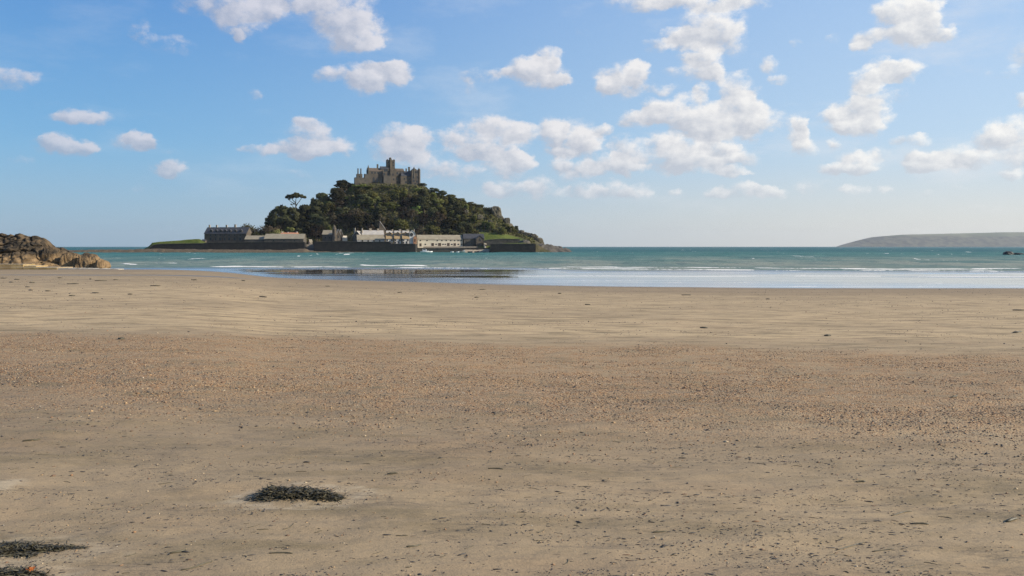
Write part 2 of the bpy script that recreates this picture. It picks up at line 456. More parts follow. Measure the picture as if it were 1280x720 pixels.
rpl = t.math('MAXIMUM', puff, t.attr('ripple'))
gl = t.n('BsdfGlossy', {'Color': (1, 1, 1, 1), 'Roughness': t.math('MULTIPLY_ADD', t.math('MULTIPLY', rpl, ca), .13, t.math('MULTIPLY_ADD', ca, -.20, .24)), 'Normal': nrm})
fr = t.n('Fresnel', {'IOR': 1.33, 'Normal': nrm}).outputs[0]
base_r = t.math('MULTIPLY_ADD', fr, t.math('MULTIPLY_ADD', dp, -.10, .27), .02)
refl = t.math('MULTIPLY_ADD', ca, t.math('SUBTRACT', t.math('MULTIPLY_ADD', puff, -.12, .84), base_r), base_r)
mx = t.n('MixShader', {0: refl, 1: dif.outputs[0], 2: gl.outputs[0]})
fd = t.n('BsdfDiffuse', {'Color': (.80, .77, .70, 1)})
fn = t.ramp(t.math('ADD', fo, t.math('MULTIPLY', t.math('SUBTRACT', t.noise(t.scaled(p, (1, .6, 1)), 1.6, 4, .7), .5), .9)), .34, .62)
fn = t.math('MULTIPLY', fn, t.math('GREATER_THAN', fo, .03))
mx2 = t.n('MixShader', {0: fn, 1: mx.outputs[0], 2: fd.outputs[0]})
t.out(mx2.outputs[0])
o = link('sea', me, m); tag(o, kind='structure')

# ------------------------------------------------------------------ the island
XS = lambda px, d=750.: (px - 640) / F * d
RP = np.array([(180, 311), (190, 306), (300, 303), (320, 301), (335, 296), (350, 290), (365, 284), (380, 277), (400, 268), (415, 256), (428, 246), (440, 236), (455, 229.5), (526, 231.5), (535, 238),
               (545, 243), (560, 249), (580, 254.5), (600, 260), (612, 263), (620, 265.5), (628, 273), (634, 280.5), (642, 287.5), (650, 291), (656, 293.5), (664, 296.5), (672, 301), (680, 305.5), (690, 311), (720, 316)], float)
BP = np.array([(178, -2), (184, 1.0), (190, 7.4), (200, 8.2), (225, 9.2), (250, 10.0), (257, 7.6), (310, 7.2), (390, 6.2), (512, 6.2), (519, 5.0), (526, 4.55), (600, 4.6), (612, 5.0), (630, 7.0), (655, 7.5), (672, 6.0), (680, 3.0), (690, 0), (700, -2)], float)
def hill_z(x, y):
    x = np.asarray(x, float); y = np.asarray(y, float)
    px = 640 + x / 750. * F
    zr = H - (np.interp(px, RP[:, 0], RP[:, 1]) - HZ) / F * 750.
    px2 = 640 + x / np.maximum(y, 600) * F
    zb = np.interp(px2, BP[:, 0], BP[:, 1])
    tt = np.clip((y - 692) / (742 - 692.), 0, 1)
    z = zb + np.maximum(zr - zb, 0) * (tt ** .85)
    bk = np.clip((y - 762) / 75., 0, 1)
    z = z * (1 - bk) - 2 * bk
    z = z + (fbm(x * .06, y * .06, 4, 401) - .5) * 3.0 * np.clip(tt * 3, 0, 1) * (tt < 1.0) * (1 - bk)
    front = np.where(px2 < 519.5, 655.0, np.where(px2 < 612.5, 673.5, 660.0))
    z = np.where(y < front, np.minimum(z, -2), z)
    return z
hx = np.arange(XS(170, 700), XS(730, 700), 1.5); hy = np.arange(650, 842, 1.5)
YY, XX = np.meshgrid(hy, hx, indexing='ij'); ZZ = hill_z(XX, YY)
me = mesh_arrays('hill', np.stack([XX, YY, ZZ], -1).reshape(-1, 3), grid_faces(len(hy), len(hx)), True)
PX2 = 640 + XX / YY * F
def lawn_mask(px, z, y):
    row = HZ - (z - H) / np.maximum(y, 1) * F
    top_ = np.interp(px, [596, 603, 612, 625, 640, 656], [287.5, 289, 290.6, 292.6, 294.4, 298]) + (fbm(np.asarray(px) * .15, np.asarray(y) * .1, 3, 97) - .5) * 3
    a = sst(597, 603, px) * sst(660, 650, px) * sst(-.6, .8, row - top_) * (y > 660)
    return np.maximum(a, sst(264, 250, px))
vattr(me, 'lawn', lawn_mask(PX2, ZZ, YY))
vattr(me, 'paved', sst(690, 684, YY) * (PX2 > 262) * (PX2 < 598))
m, t = mat('hill_ground'); p = pos(t)
c = t.mix(t.ramp(t.noise(p, .25, 5, .65), .35, .65), (.055, .055, .028), (.10, .085, .05))
g = t.mix(t.ramp(t.noise(p, .3, 4, .6), .3, .7), (.062, .088, .018), (.115, .132, .034))
c = t.mix(t.attr('lawn'), c, g)
c = t.mix(t.attr('paved'), c, (.20, .17, .13))
b = t.n('BsdfPrincipled', {'Base Color': c, 'Roughness': .95, 'Specular IOR Level': .1, 'Normal': t.bump(t.noise(p, 1.2, 4, .7), .7, .5)})
t.out(b.outputs[0])
o = link('hill', me, m); tag(o, kind='structure')

# reef and rubble along the foot of the island
def reef(name, pts, d0, d1, seed, mtl, amp=.5, step=.9):
    """bumpy low bank; pts (column, top row)"""
    x0, x1 = XS(pts[0][0], d0), XS(pts[-1][0], d0)
    gx = np.arange(x0, x1, step); gy = np.arange(d0, d1, step)
    Y2, X2 = np.meshgrid(gy, gx, indexing='ij')
    tp = np.interp(640 + X2 / d0 * F, [q[0] for q in pts], [H - (q[1] - HZ) / F * d0 for q in pts])
    v = (Y2 - d0) / (d1 - d0)
    shp = np.clip(np.minimum(v * 2.6, (1 - v) * 4), 0, 1) ** .8
    z = -.6 + (tp + .6) * shp + (fbm(X2 * .35, Y2 * .35, 4, seed) - .5) * amp * 3.2 * np.clip(shp * 2, 0, 1)
    me = mesh_arrays(name, np.stack([X2, Y2, z], -1).reshape(-1, 3), grid_faces(len(gy), len(gx)), False)
    o = link(name, me, mtl); tag(o, kind='structure'); return o
reef('reef', [(70, 313.2), (110, 312.2), (150, 312.2), (190, 311.0), (230, 311.6), (300, 312.4), (335, 312.4), (352, 312.6), (372, 311.2), (379, 311.0), (384, 313.8), (400, 314.6), (455, 315.2), (470, 316)], 637, 649.3, 501, M['reef'], .32)
reef('rocky_point', [(664, 312), (670, 306.5), (678, 305.5), (690, 307.5), (700, 309.5), (708, 311), (716, 314)], 664, 690, 511, M['granite_dark'], 1.3)
reef('harbour_beach', [(574, 314.5), (580, 312.2), (596, 312.4), (606, 311.6), (613, 311.8)], 660, 672.5, 521, mottled('harbour_sand', (.30, .24, .17), (.38, .31, .22), .5, .9, .4), .15)

# ------------------------------------------------------------------ walls and piers
def profile_wall(name, pts, d, thick, mtl, label, cat):
    """sea wall whose top follows (column, row) points; front face at distance d, with a coping course"""
    e = empty(name, (XS((pts[0][0] + pts[-1][0]) / 2, d), d, 0), 0, label, cat)
    L = e.location
    P = [(XS(q[0], d) - L.x, H - (q[1] - HZ) / F * d) for q in pts]
    w = MB(); w.extr([(P[0][0], -1.2)] + [(P[-1][0], -1.2)] + [(x, z) for x, z in reversed(P)], 0, thick)
    w.build('wall_face', mtl, e)
    cp = MB()
    for (xa, za), (xb, zb) in zip(P[:-1], P[1:]):
        if abs(xb - xa) < 1.5: continue
        cp.extr([(xa + .05, za + .004), (xb - .05, zb + .004), (xb - .05, zb + .42), (xa + .05, za + .42)], -.25, .9)
    cp.build('coping', M['granite_dark'], e)
    return e
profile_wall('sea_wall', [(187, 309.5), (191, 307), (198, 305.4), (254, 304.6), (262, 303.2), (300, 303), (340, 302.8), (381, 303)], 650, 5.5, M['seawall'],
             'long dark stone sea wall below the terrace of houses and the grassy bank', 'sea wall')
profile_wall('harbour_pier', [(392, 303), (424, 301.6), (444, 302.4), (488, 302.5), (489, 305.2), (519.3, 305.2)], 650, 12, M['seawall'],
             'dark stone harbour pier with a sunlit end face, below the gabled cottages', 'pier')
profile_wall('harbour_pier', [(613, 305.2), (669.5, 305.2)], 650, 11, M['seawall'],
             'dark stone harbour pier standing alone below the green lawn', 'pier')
profile_wall('quay_wall', [(519, 310.4), (548, 310.8), (580, 310.4), (613, 310.2)], 672, 2.0, M['granite_dark'],
             'low dark quay wall along the water below the long cream warehouse', 'quay wall')
profile_wall('garden_wall', [(604, 301.6), (612, 300.0), (628, 299.0), (650, 299.4)], 676, .8, M['granite_dark'],
             'grey stone garden wall along the foot of the green lawn', 'garden wall')
# slipway
e = empty('slipway', (XS(387, 650), 650, 0), 0, 'sloping stone slipway in the gap between the long sea wall and the pier', 'slipway')
w = MB(); w.extrx([(-3, -.8), (12, -.8), (12, 5.0), (-3, .6)], XS(381.2, 650) - e.location.x, XS(391.8, 650) - e.location.x); w.build('ramp', M['granite_dark'], e)
w = MB(); w.box(XS(383.5, 650) - e.location.x, XS(389.5, 650) - e.location.x, 12.0, 14.5, 3.0, 5.9); w.build('landing', M['cream'], e)

# ------------------------------------------------------------------ houses
def house(name, label, px0, px1, py_base, py_eave, py_ridge, d, depth, yaw=0., wall='granite', roof='slate', cat='house', over=.35,
          wins=(), doors=(), chims=(), dormers=(), axis='x', winmat='glass'):
    """gabled house. Columns and rows give its outline; wins/doors are (column, row, width, height) with width and height in metres"""
    yw = R(yaw)
    mpp = d / F
    tot = (px1 - px0) * mpp
    W = (tot - depth * abs(math.sin(yw))) / math.cos(yw)
    zb, ze, zr = [H - (q - HZ) * mpp for q in (py_base, py_eave, py_ridge)]
    cx = XS((px0 + px1) / 2, d)
    e = empty(name, (cx, d + depth / 2, zb), yw, label, cat)
    h1, h2 = ze - zb, zr - zb
    a, b = W / 2, depth / 2
    lx = lambda px: (XS(px, d) - cx) / math.cos(yw)
    lz = lambda py: H - (py - HZ) * mpp - zb
    w = MB()
    if axis == 'x':
        w.extrx([(-b, -1.5), (b, -1.5), (b, h1), (0, h2 - .05), (-b, h1)], -a, a)
        sl = (h2 - h1) / b
        r = MB()
        th = .28
        for sg in (-1, 1):
            yo = sg * (b + over); zo = h1 - sl * over
            prof = [(yo, zo + .03), (0, h2 + .03), (0, h2 + .03 + th), (yo, zo + .03 + th)]
            if sg > 0: prof = prof[::-1]
            r.extrx(prof, -a - over, a + over)
    else:
        w.extr([(-a, -1.5), (a, -1.5), (a, h1), (0, h2 - .05), (-a, h1)], -b, b)
        sl = (h2 - h1) / a
        r = MB(); th = .28
        for sg in (-1, 1):
            xo = sg * (a + over); zo = h1 - sl * over
            prof = [(xo, zo + .03), (0, h2 + .03), (0, h2 + .03 + th), (xo, zo + .03 + th)]
            if sg > 0: prof = prof[::-1]
            r.extr(prof, -b - over, b + over)
    w.build('wall', M[wall], e)
    ro = r.build('roof', M[roof], e)
    for c in chims:
        px, top = c[0], c[1]; cw = c[2] if len(c) > 2 else 1.1
        x = lx(px); zt = lz(top)
        zb_ = (h2 if axis == 'x' else h1) - 1.2
        k = MB(); k.box(x - cw / 2, x + cw / 2, -.45, .45, zb_, zt - .35); k.box(x - cw / 2 - .12, x + cw / 2 + .12, -.57, .57, zt - .35, zt - .1)
        ch = k.build('chimney', M[c[3] if len(c) > 3 else 'chimney'], ro)
        k = MB()
        for dx in (-.22, .22): k.cyl(x + dx, 0, zt - .1, zt + .45, .15, .12, 6)
    for px, py, ww, hh in wins:
        x, z = lx(px), lz(py)
        k = MB(); k.box(x - ww / 2 - .12, x + ww / 2 + .12, -b - .10, -b + .02, z - hh / 2 - .12, z + hh / 2 + .12); f = k.build('window', M['granite_dark' if wall not in ('cream', 'white') else 'chimney'], e)
        k = MB(); k.box(x - ww / 2, x + ww / 2, -b - .13, -b - .05, z - hh / 2, z + hh / 2); k.build('pane', M[winmat], f)
    for q in doors:
        px, py, ww, hh = q[:4]
        x, z = lx(px), lz(py)
        k = MB()
        if len(q) > 4:
            pr = [(x - ww / 2, z - hh / 2), (x + ww / 2, z - hh / 2)] + [(x + ww / 2 * math.cos(g), z + hh * .1 + hh * .4 * math.sin(g)) for g in np.linspace(0, math.pi, 9)]
            k.extr(pr, -b - .14, -b + .02)
        else: k.box(x - ww / 2, x + ww / 2, -b - .12, -b + .02, z - hh / 2, z + hh / 2)
        k.build('door', M['wood'], e)
    for dq in dormers:
        px, py, ww, hh = dq[:4]; dwall = dq[4] if len(dq) > 4 else wall
        x, zc = lx(px), lz(py)
        slp = (h2 - h1) / b
        yf = -(h2 - (zc - hh / 2)) / slp
        k = MB(); k.extr([(x - ww / 2, zc - hh / 2), (x + ww / 2, zc - hh / 2), (x + ww / 2, zc + hh * .1), (x, zc + hh * .45), (x - ww / 2, zc + hh * .1)], yf, min(yf + 3.2, 0))
        dm = k.build('dormer', M[dwall], ro)
        k = MB()
        for sg in (-1, 1):
            pr = [(x + sg * (ww / 2 + .25), zc + hh * .1 - .15), (x, zc + hh * .45 + .04), (x, zc + hh * .45 + .26), (x + sg * (ww / 2 + .25), zc + hh * .1 + .07)]
            if sg > 0: pr = pr[::-1]
            k.extr(pr, yf - .25, min(yf + 3.2, 0))
        k.build('dormer_roof', M[roof], ro)
        k = MB(); k.box(x - ww * .28, x + ww * .28, yf - .05, yf + .05, zc - hh * .38, zc + hh * .05); k.build('dormer_window', M['glass'], ro)
    return e

# terrace at the west end
dx = [263.5, 270.2, 276.2, 282, 288, 295.2, 302.4]
house('terrace_house', 'long dark stone terrace with seven roof dormers and four chimneys beside the grassy bank', 254, 311.5, 303, 292, 284.3, 668, 11, -8, 'granite', 'slate', 'terrace',
      wins=[(q, 298.6, 1.5, 1.9) for q in dx] + [(q, 294, 1.1, 1.2) for q in dx], doors=[(266.8, 300.4, 1.1, 2.1), (279, 300.4, 1.1, 2.1), (291.8, 300.4, 1.1, 2.1)],
      chims=[(257.6, 280.6, 1.0), (267.2, 280.8, 1.1), (280.2, 280.8, 1.3), (291.6, 280.2, 1.4)], dormers=[(q, 288.8, 1.9, 2.6) for q in dx])
house('porch_house', 'small stone outbuilding with a sunlit end at the seaward end of the terrace', 252.2, 256.2, 303.4, 301, 299.6, 662, 4, 0, 'granite', 'slate', 'outbuilding')
house('boathouse', 'low building with a pale slate roof between the terrace and the long shed', 306, 330, 304.5, 299.2, 294.8, 661, 9, 0, 'granite_dark', 'slate_brown', 'boathouse')
house('long_shed', 'long low stone shed with a brown slate roof and sunlit gable end beside the slipway', 330.5, 379.2, 305, 298.4, 292.6, 657.5, 10, 0, 'granite_dark', 'slate_brown', 'shed',
      wins=[(342, 301, 1.0, .8), (355, 301, 1.0, .8), (368, 301, 1.0, .8)])
house('chimneyed_cottage', 'cottage with an orange roof and white chimney stacks peeping over the long shed', 351, 370.5, 300, 292.6, 291.0, 674, 7, 0, 'orange', 'terracotta', 'cottage',
      chims=[(351.2, 289.3, 1.0, 'white'), (358.4, 289.6, .8, 'white'), (369.6, 289.4, .9, 'white')])
house('slipway_cottage', 'tiny sunlit cream cottage above the slipway', 384, 390, 309, 302.5, 299.6, 672, 5, 25, 'cream', 'slate_brown', 'cottage', wins=[(387, 305, 1, 1.2)])
house('dark_cottage', 'dim stone cottage with a pale roof edge behind the turreted lodge', 403, 416, 304, 293, 288, 684, 8, 0, 'granite_dark', 'slate_brown', 'cottage', wins=[(407, 297, 1, 1.2), (412, 297, 1, 1.2)])

# turreted lodge
e = empty('turreted_lodge', (XS(421, 676), 676, 6), R(18), 'stone lodge with a tall pointed turret and two sunlit steep gables', 'lodge')
mp = 676 / F
zz = lambda py: H - (py - HZ) * mp - 6
xx = lambda px: (px - 421) * mp
k = MB(); k.cyl(xx(417.8), -1, -1.5, zz(286.5), 1.7, 1.6, 8); tw = k.build('turret', M['granite'], e)
k = MB(); k.cyl(xx(417.8), -1, zz(286.5), zz(280.8), 1.9, .05, 8); k.build('turret_roof', M['granite'], tw)
k = MB()
for c_, wd, tp in ((423.0, 2.6, 287.3), (426.4, 2.6, 287.6)):
    k.extr([(xx(c_ - wd), -1.5), (xx(c_ + wd), -1.5), (xx(c_ + wd), zz(294)), (xx(c_), zz(tp)), (xx(c_ - wd), zz(294))], 0 + (c_ > 424) * 1.3, 8)
k.build('gable', M['granite'], e)
for c_, yy_ in ((423.0, 0), (426.4, 1.3)):
    r = MB()
    for sg in (-1, 1):
        pr = [(xx(c_ + sg * 2.9), zz(294.6)), (xx(c_), zz(287) + .05), (xx(c_), zz(287) + .5), (xx(c_ + sg * 2.9), zz(294.6) + .45)]
        if sg > 0: pr = pr[::-1]
        r.extr(pr, yy_ - .3, 8.2)
    r.build('roof', M['slate_light'], e)
k = MB(); k.extrx([(0, -1.5), (7, -1.5), (7, zz(297)), (3.5, zz(294.5)), (0, zz(297))], xx(428), xx(434)); k.build('wing', M['cream'], e)
for c_, r_ in ((417.8, 297), (423, 296)):
    k = MB(); k.box(xx(c_) - .5, xx(c_) + .5, -2.9 if c_ < 420 else -.1, -2.4 if c_ < 420 else .1, zz(r_) - .9, zz(r_) + .9); k.build('window', M['glass'], e)

# large double house with pale roofs
house('gabled_house', 'dark gabled house front at the end of the pale roofed row', 441, 452.5, 304, 294.5, 289.0, 672, 8, -8, 'granite_dark', 'slate_light', 'house', axis='y',
      chims=[(442.2, 284.6, 1.0), (451.5, 285, 1.0)], wins=[(446, 296, 1, 1.4)])
house('pale_roofed_house', 'upper house with a wide cream slate roof and two chimney stacks', 450, 479, 303, 293.2, 288.2, 676, 9, 14, 'orange', 'slate_light', 'house',
      chims=[(462, 285, 1.7), (471.2, 285.4, 1.5)])
house('pale_roofed_wing', 'lower wing with a broad buff roof behind the pier', 444.5, 480, 303.5, 299.6, 293.8, 664, 8, 12, 'white', 'slate_brown', 'house',
      wins=[(452, 301, 1.0, 1.2), (459, 301, 1.0, 1.2), (466, 301, 1.0, 1.2), (473, 301, 1.0, 1.2)])
# pointed stone gable behind
e = empty('pointed_turret', (XS(477, 686), 686, 6), R(20), 'tall pointed stone turret with one sunlit slope behind the cottages', 'turret')
mp2 = 686 / F; zz = lambda py: H - (py - HZ) * mp2 - 6
k = MB(); k.extr([(-2.2, -1), (2.6, -1), (2.6, zz(287)), (-1.6, zz(277.5)), (-2.2, zz(279))], -2, 2); k.build('wall', M['granite'], e)
k = MB(); k.extr([(-1.7, zz(277.5)), (2.9, zz(287.4)), (2.9, zz(287.4) + .5), (-1.7, zz(277.5) + .6)][::1], -2.3, 2.3); k.build('roof', M['slate_light'], e)
k = MB(); k.cyl(-1.9, 0, zz(279), zz(275.6), .45, .1, 6); k.build('finial', M['granite'], e)

# row of cottages over the pier end
for i, (a_, b_, lab, ch) in enumerate((
        (480.6, 491.5, 'first white cottage with an ochre gabled dormer, next to the pale roofed house', [(489.6, 286.2, 1.2)]),
        (491.0, 501.5, 'middle white cottage of the row with an ochre gabled roof and one chimney', [(499, 286.2, 1.7)]),
        (501.0, 511.5, 'last white cottage of the row, beside the arched gable house', [(508.4, 286.4, 1.5)]))):
    house('white_cottage', lab, a_, b_, 305.2, 296.2, 288.6, 668, 9, 12, 'white', 'slate_light', 'cottage',
          wins=[(a_ + 3, 298.2, 1.0, 1.3), (a_ + 7.5, 298.2, 1.0, 1.3), (a_ + 3, 302.6, 1.1, 1.3)], doors=[(a_ + 7, 302.6, 1.0, 2.0)], chims=ch)
    cx_ = (a_ + b_) / 2
    house('front_extension', ('low ochre roofed lean-to in front of the first white cottage', 'ochre tiled front block of the middle white cottage', 'ochre tiled front block beside the arched gable house')[i],
          a_ + .4, b_ - .4, 305, 298.0, 291.4, 661.5, 6, 12, 'white', 'roof_ochre', 'cottage wing',
          wins=[(a_ + 2.6, 300.2, 1.1, 1.2), (b_ - 2.8, 300.2, 1.1, 1.2), (cx_ + 1, 303, 1.2, 1.6), (a_ + 2.4, 303.2, 1.3, 1.2)], dormers=[(cx_, 292.6, 3.0, 3.6, 'granite')])
e = empty('arched_house', (XS(515, 662), 662 + 4, 5.6), R(10), 'house with a rounded pale gable and an orange brick end on the pier', 'house')
mp3 = 662 / F; zz = lambda py: H - (py - HZ) * mp3 - 5.6; xx = lambda px: (px - 515) * mp3
k = MB(); k.extr([(xx(510.8), -1.5), (xx(518.2), -1.5), (xx(518.2), zz(294)), (xx(516.6), zz(290.4)), (xx(514), zz(288.6)), (xx(512), zz(290)), (xx(510.8), zz(293))], -3, 4); k.build('wall', M['white'], e)
k = MB(); k.extr([(xx(515.6), -1.5), (xx(519.6), -1.5), (xx(519.6), zz(297)), (xx(517.6), zz(294.8)), (xx(515.6), zz(297))], -4.2, -3.01); k.build('brick_end', M['orange'], e)
k = MB(); k.extr([(xx(513.4) + 1.4 * math.cos(g), zz(293.2) + 1.5 * math.sin(g)) for g in np.linspace(0, 2 * math.pi, 14)[:-1]], -3.1, -2.9); k.build('window', M['glass'], e)
k = MB(); k.box(xx(517), xx(518.2), -4.32, -4.1, zz(302), zz(298.6)); k.build('window', M['wood'], e)
k = MB()
cur = [(510.4, 293.4), (511.8, 289.8), (514, 288.2), (516.8, 290), (518.6, 293.8)]
k.extr([(xx(a_), zz(b_)) for a_, b_ in cur] + [(xx(a_), zz(b_) + .45) for a_, b_ in reversed(cur)], -3.3, 4.3); rf = k.build('roof', M['slate_light'], e)
k = MB(); k.box(xx(516.6), xx(517.6), 0, .9, zz(290), zz(286.2)); k.build('chimney', M['chimney'], rf)

# warehouse
house('warehouse', 'long cream harbour warehouse with a buff slate roof, small upper windows and dark doors', 519.5, 578, 308.4, 299.4, 294.0, 677, 9, 14, 'cream', 'slate_brown', 'warehouse',
      wins=[(q, 300.6, 1.0, .8) for q in (524.5, 532.5, 545, 550.6, 556, 561.5, 566.4, 570.6, 574.6)] + [(q, 305.4, 1.1, .9) for q in (530.4, 543.6, 552, 554.8, 562.8, 571, 574.8)],
      doors=[(524.6, 306, 1.5, 2.3), (539.4, 305.6, 2.0, 2.3), (547.8, 305.6, 2.3, 2.3), (558.6, 305.6, 2.0, 2.3), (566.4, 305.6, 1.8, 2.0)])
k = house('stone_barn', 'grey stone building with a dark slate roof and an arched doorway by the lawn', 577.5, 605, 308, 298.2, 292.6, 682, 9, 10, 'granite_dark', 'slate', 'barn',
      wins=[(582, 303, .9, 1.2), (588.5, 304, .9, 1.0)], doors=[(592.4, 304.4, 2.4, 3.6, 1)])
house('gable_wing', 'stone gable with tall window at the end of the arched barn', 594, 604.6, 308, 298.6, 294.6, 677.5, 5, 10, 'granite', 'slate', 'barn', axis='y', wins=[(599.5, 299.8, 1.1, 2.0)], doors=[(602, 304.6, .9, 2.0)])
house('quay_hut', 'small pale hut on the quay beside the stone barn', 604.8, 607.6, 308, 305.4, 304.4, 672.5, 2.0, 20, 'cream', 'slate_brown', 'hut', doors=[(606.4, 306.6, .8, 1.7)])

# ------------------------------------------------------------------ castle
D = 745.; mpc = D / F
YAW = R(17)
e = empty('castle', (XS(482.5, D), D + 6, H - (231 - HZ) * mpc), YAW, 'grey brown granite castle with a square tower, crowning the wooded hill', 'castle')
ZB = e.location.z; e.scale = (.935, .935, .985)
cx = lambda X: (430 + X / 11.636 - 482.5) * mpc / math.cos(YAW)
cz = lambda Y: H - (185 + Y / 11.636 - HZ) * mpc - ZB
def merlons(k, x0, x1, y0, y1, z, w=.9, h=.8):
    n = max(2, int((x1 - x0) / (w * 2)))
    for i in range(n):
        a = x0 + (x1 - x0) * i / n; k.box(a, a + (x1 - x0) / n * .55, y0, y0 + .5, z, z + h); k.box(a, a + (x1 - x0) / n * .55, y1 - .5, y1, z, z + h)
    n = max(2, int((y1 - y0) / (w * 2)))
    for i in range(n):
        a = y0 + (y1 - y0) * i / n; k.box(x0, x0 + .5, a, a + (y1 - y0) / n * .55, z + .003, z + h); k.box(x1 - .5, x1, a, a + (y1 - y0) / n * .55, z + .003, z + h)
def block(name, X0, X1, Ytop, Ybot, y0, y1, mtl='granite', crenel=False):
    k = MB(); k.box(cx(X0), cx(X1), y0, y1, cz(Ybot), cz(Ytop))
    if crenel: merlons(k, cx(X0), cx(X1), y0, y1, cz(Ytop))
    return k.build(name, M[mtl], e)
def cwin(X, Y, w, h, yf, par, arch=False):
    w *= 1.35; h *= 1.1
    k = MB(); x, z = cx(X), cz(Y)
    if arch: k.extr([(x - w / 2, z - h / 2), (x + w / 2, z - h / 2), (x + w / 2, z + h * .2), (x, z + h / 2), (x - w / 2, z + h * .2)], yf - .08, yf + .05)
    else: k.box(x - w / 2, x + w / 2, yf - .08, yf + .05, z - h / 2, z + h / 2)
    k.build('window', M['glass'], par)
def groof(name, X0, X1, Ye, Yr, y0, y1, mtl, gable='granite'):
    """gabled roof along the facade"""
    k = MB(); ym = (y0 + y1) / 2
    k.extrx([(y0 - .2, cz(Ye)), (y1 + .2, cz(Ye)), (ym, cz(Yr))], cx(X0), cx(X1)); return k.build(name, M[mtl], e)
tw = block('tower', 618, 735, 158, 600, 2, 9.2, 'granite', True)
k = MB(); k.cyl(cx(664), 2.0, cz(320), cz(126), 1.15, 1.15, 8); k.cyl(cx(664), 2.0, cz(126), cz(118), 1.3, .9, 8); k.build('turret', M['granite'], tw)
k = MB(); k.box(cx(675), cx(690), 1.55, 2.1, cz(300), cz(170)); k.build('buttress', M['granite'], tw)
for X, Y in ((640, 190), (710, 190), (710, 235)): cwin(X, Y, .8, 1.5, 2, tw)
nv = block('church_nave', 320, 560, 330, 640, -1, 8)
groof('church_roof', 318, 562, 330, 278, -1, 8, 'roof_castle')
for X in (385, 430, 475, 520): cwin(X, 352, 1.2, 1.7, -1, nv, True)
for X, Y in ((408, 452), (464, 458), (522, 462)): cwin(X, Y, 1.5, 4.2, -1, nv, True)
k = MB(); k.cyl(cx(330), -1, cz(500), cz(285), .95, .9, 6); k.cyl(cx(330), -1, cz(285), cz(240), .9, .05, 6); k.build('pinnacle', M['granite_dark'], e)
block('turret', 466, 489, 220, 330, 3.0, 4.4, 'granite_dark')
hl = block('great_hall', 540, 860, 320, 640, -3, 6.5)
groof('hall_roof', 735, 862, 320, 278, -3, 6.5, 'roof_castle')
groof('hall_roof', 512, 642, 292, 250, 0, 7, 'slate')
block('upper_wall', 516, 640, 291, 325, .2, 6.8)
for X, Y in ((572, 322), (600, 318), (560, 378), (620, 378), (700, 345), (700, 440), (760, 355), (752, 440), (830, 360), (660, 440)): cwin(X, Y, 1.2, 1.8, -3, hl)
block('porch_range', 545, 650, 402, 640, -7, -3.01, 'granite_dark')
rt = block('stair_range', 650, 740, 300, 640, -4.2, -2.9)
for X, Y in ((700, 450), (690, 380)): cwin(X, Y, .9, 1.6, -4.2, rt)
# south-east range
se = block('lower_range', 800, 965, 398, 640, -6, 4)
groof('steep_roof', 808, 968, 398, 320, -6, 2, 'slate')
for X, Y in ((900, 435), (940, 440), (860, 440), (940, 490), (880, 490)): cwin(X, Y, 1.1, 1.5, -6, se)
k = MB(); k.box(cx(890), cx(908), -1.2, .2, cz(360), cz(278)); k.build('chimney', M['granite'], e)
k = MB(); k.box(cx(930), cx(955), -1.4, .4, cz(360), cz(262)); k.box(cx(928), cx(957), -1.5, .5, cz(262), cz(255)); k.build('chimney', M['granite_dark'], e)
k = MB(); k.extr([(cx(960), cz(700)), (cx(1090), cz(700)), (cx(1090), cz(330)), (cx(1050), cz(310)), (cx(1000), cz(278)), (cx(962), cz(315))], -8, 3); gt = k.build('gable_tower', M['granite'], e)
for X, top in ((998, 255), (1072, 268)):
    k = MB(); k.cyl(cx(X), -7.6, cz(420), cz(top + 30), .8, .7, 6); k.cyl(cx(X), -7.6, cz(top + 30), cz(top), .8, .08, 6); k.build('pinnacle', M['granite_dark'], gt)
k = MB(); k.cyl(cx(1074), -7.2, cz(700), cz(300), 1.5, 1.35, 8); merlons(k, cx(1060), cx(1088), -8.2, -6.2, cz(300), .5, .6); k.build('turret', M['granite'], gt)
for X, Y in ((990, 420), (1050, 415), (1010, 340), (1040, 340), (990, 470), (1040, 480), (1015, 520)): cwin(X, Y, 1.2, 1.7, -8, gt)
# west range with the two tall chimneys
block('terrace_wall', 128, 330, 445, 640, -3.5, 3, 'granite_dark', True)
wr = block('west_range', 160, 242, 378, 640, -2, 4, 'granite_dark')
for X in (180, 222):
    k = MB(); k.cyl(cx(X), 0, cz(385), cz(306), .62, .55, 8); k.cyl(cx(X), 0, cz(306), cz(297), .7, .7, 8); k.build('chimney', M['granite_dark'], e)
block('west_lodge', 272, 372, 388, 640, -2.6, 3.4, 'granite_dark', True)
cwin(200, 420, .9, 1.3, -2, wr)

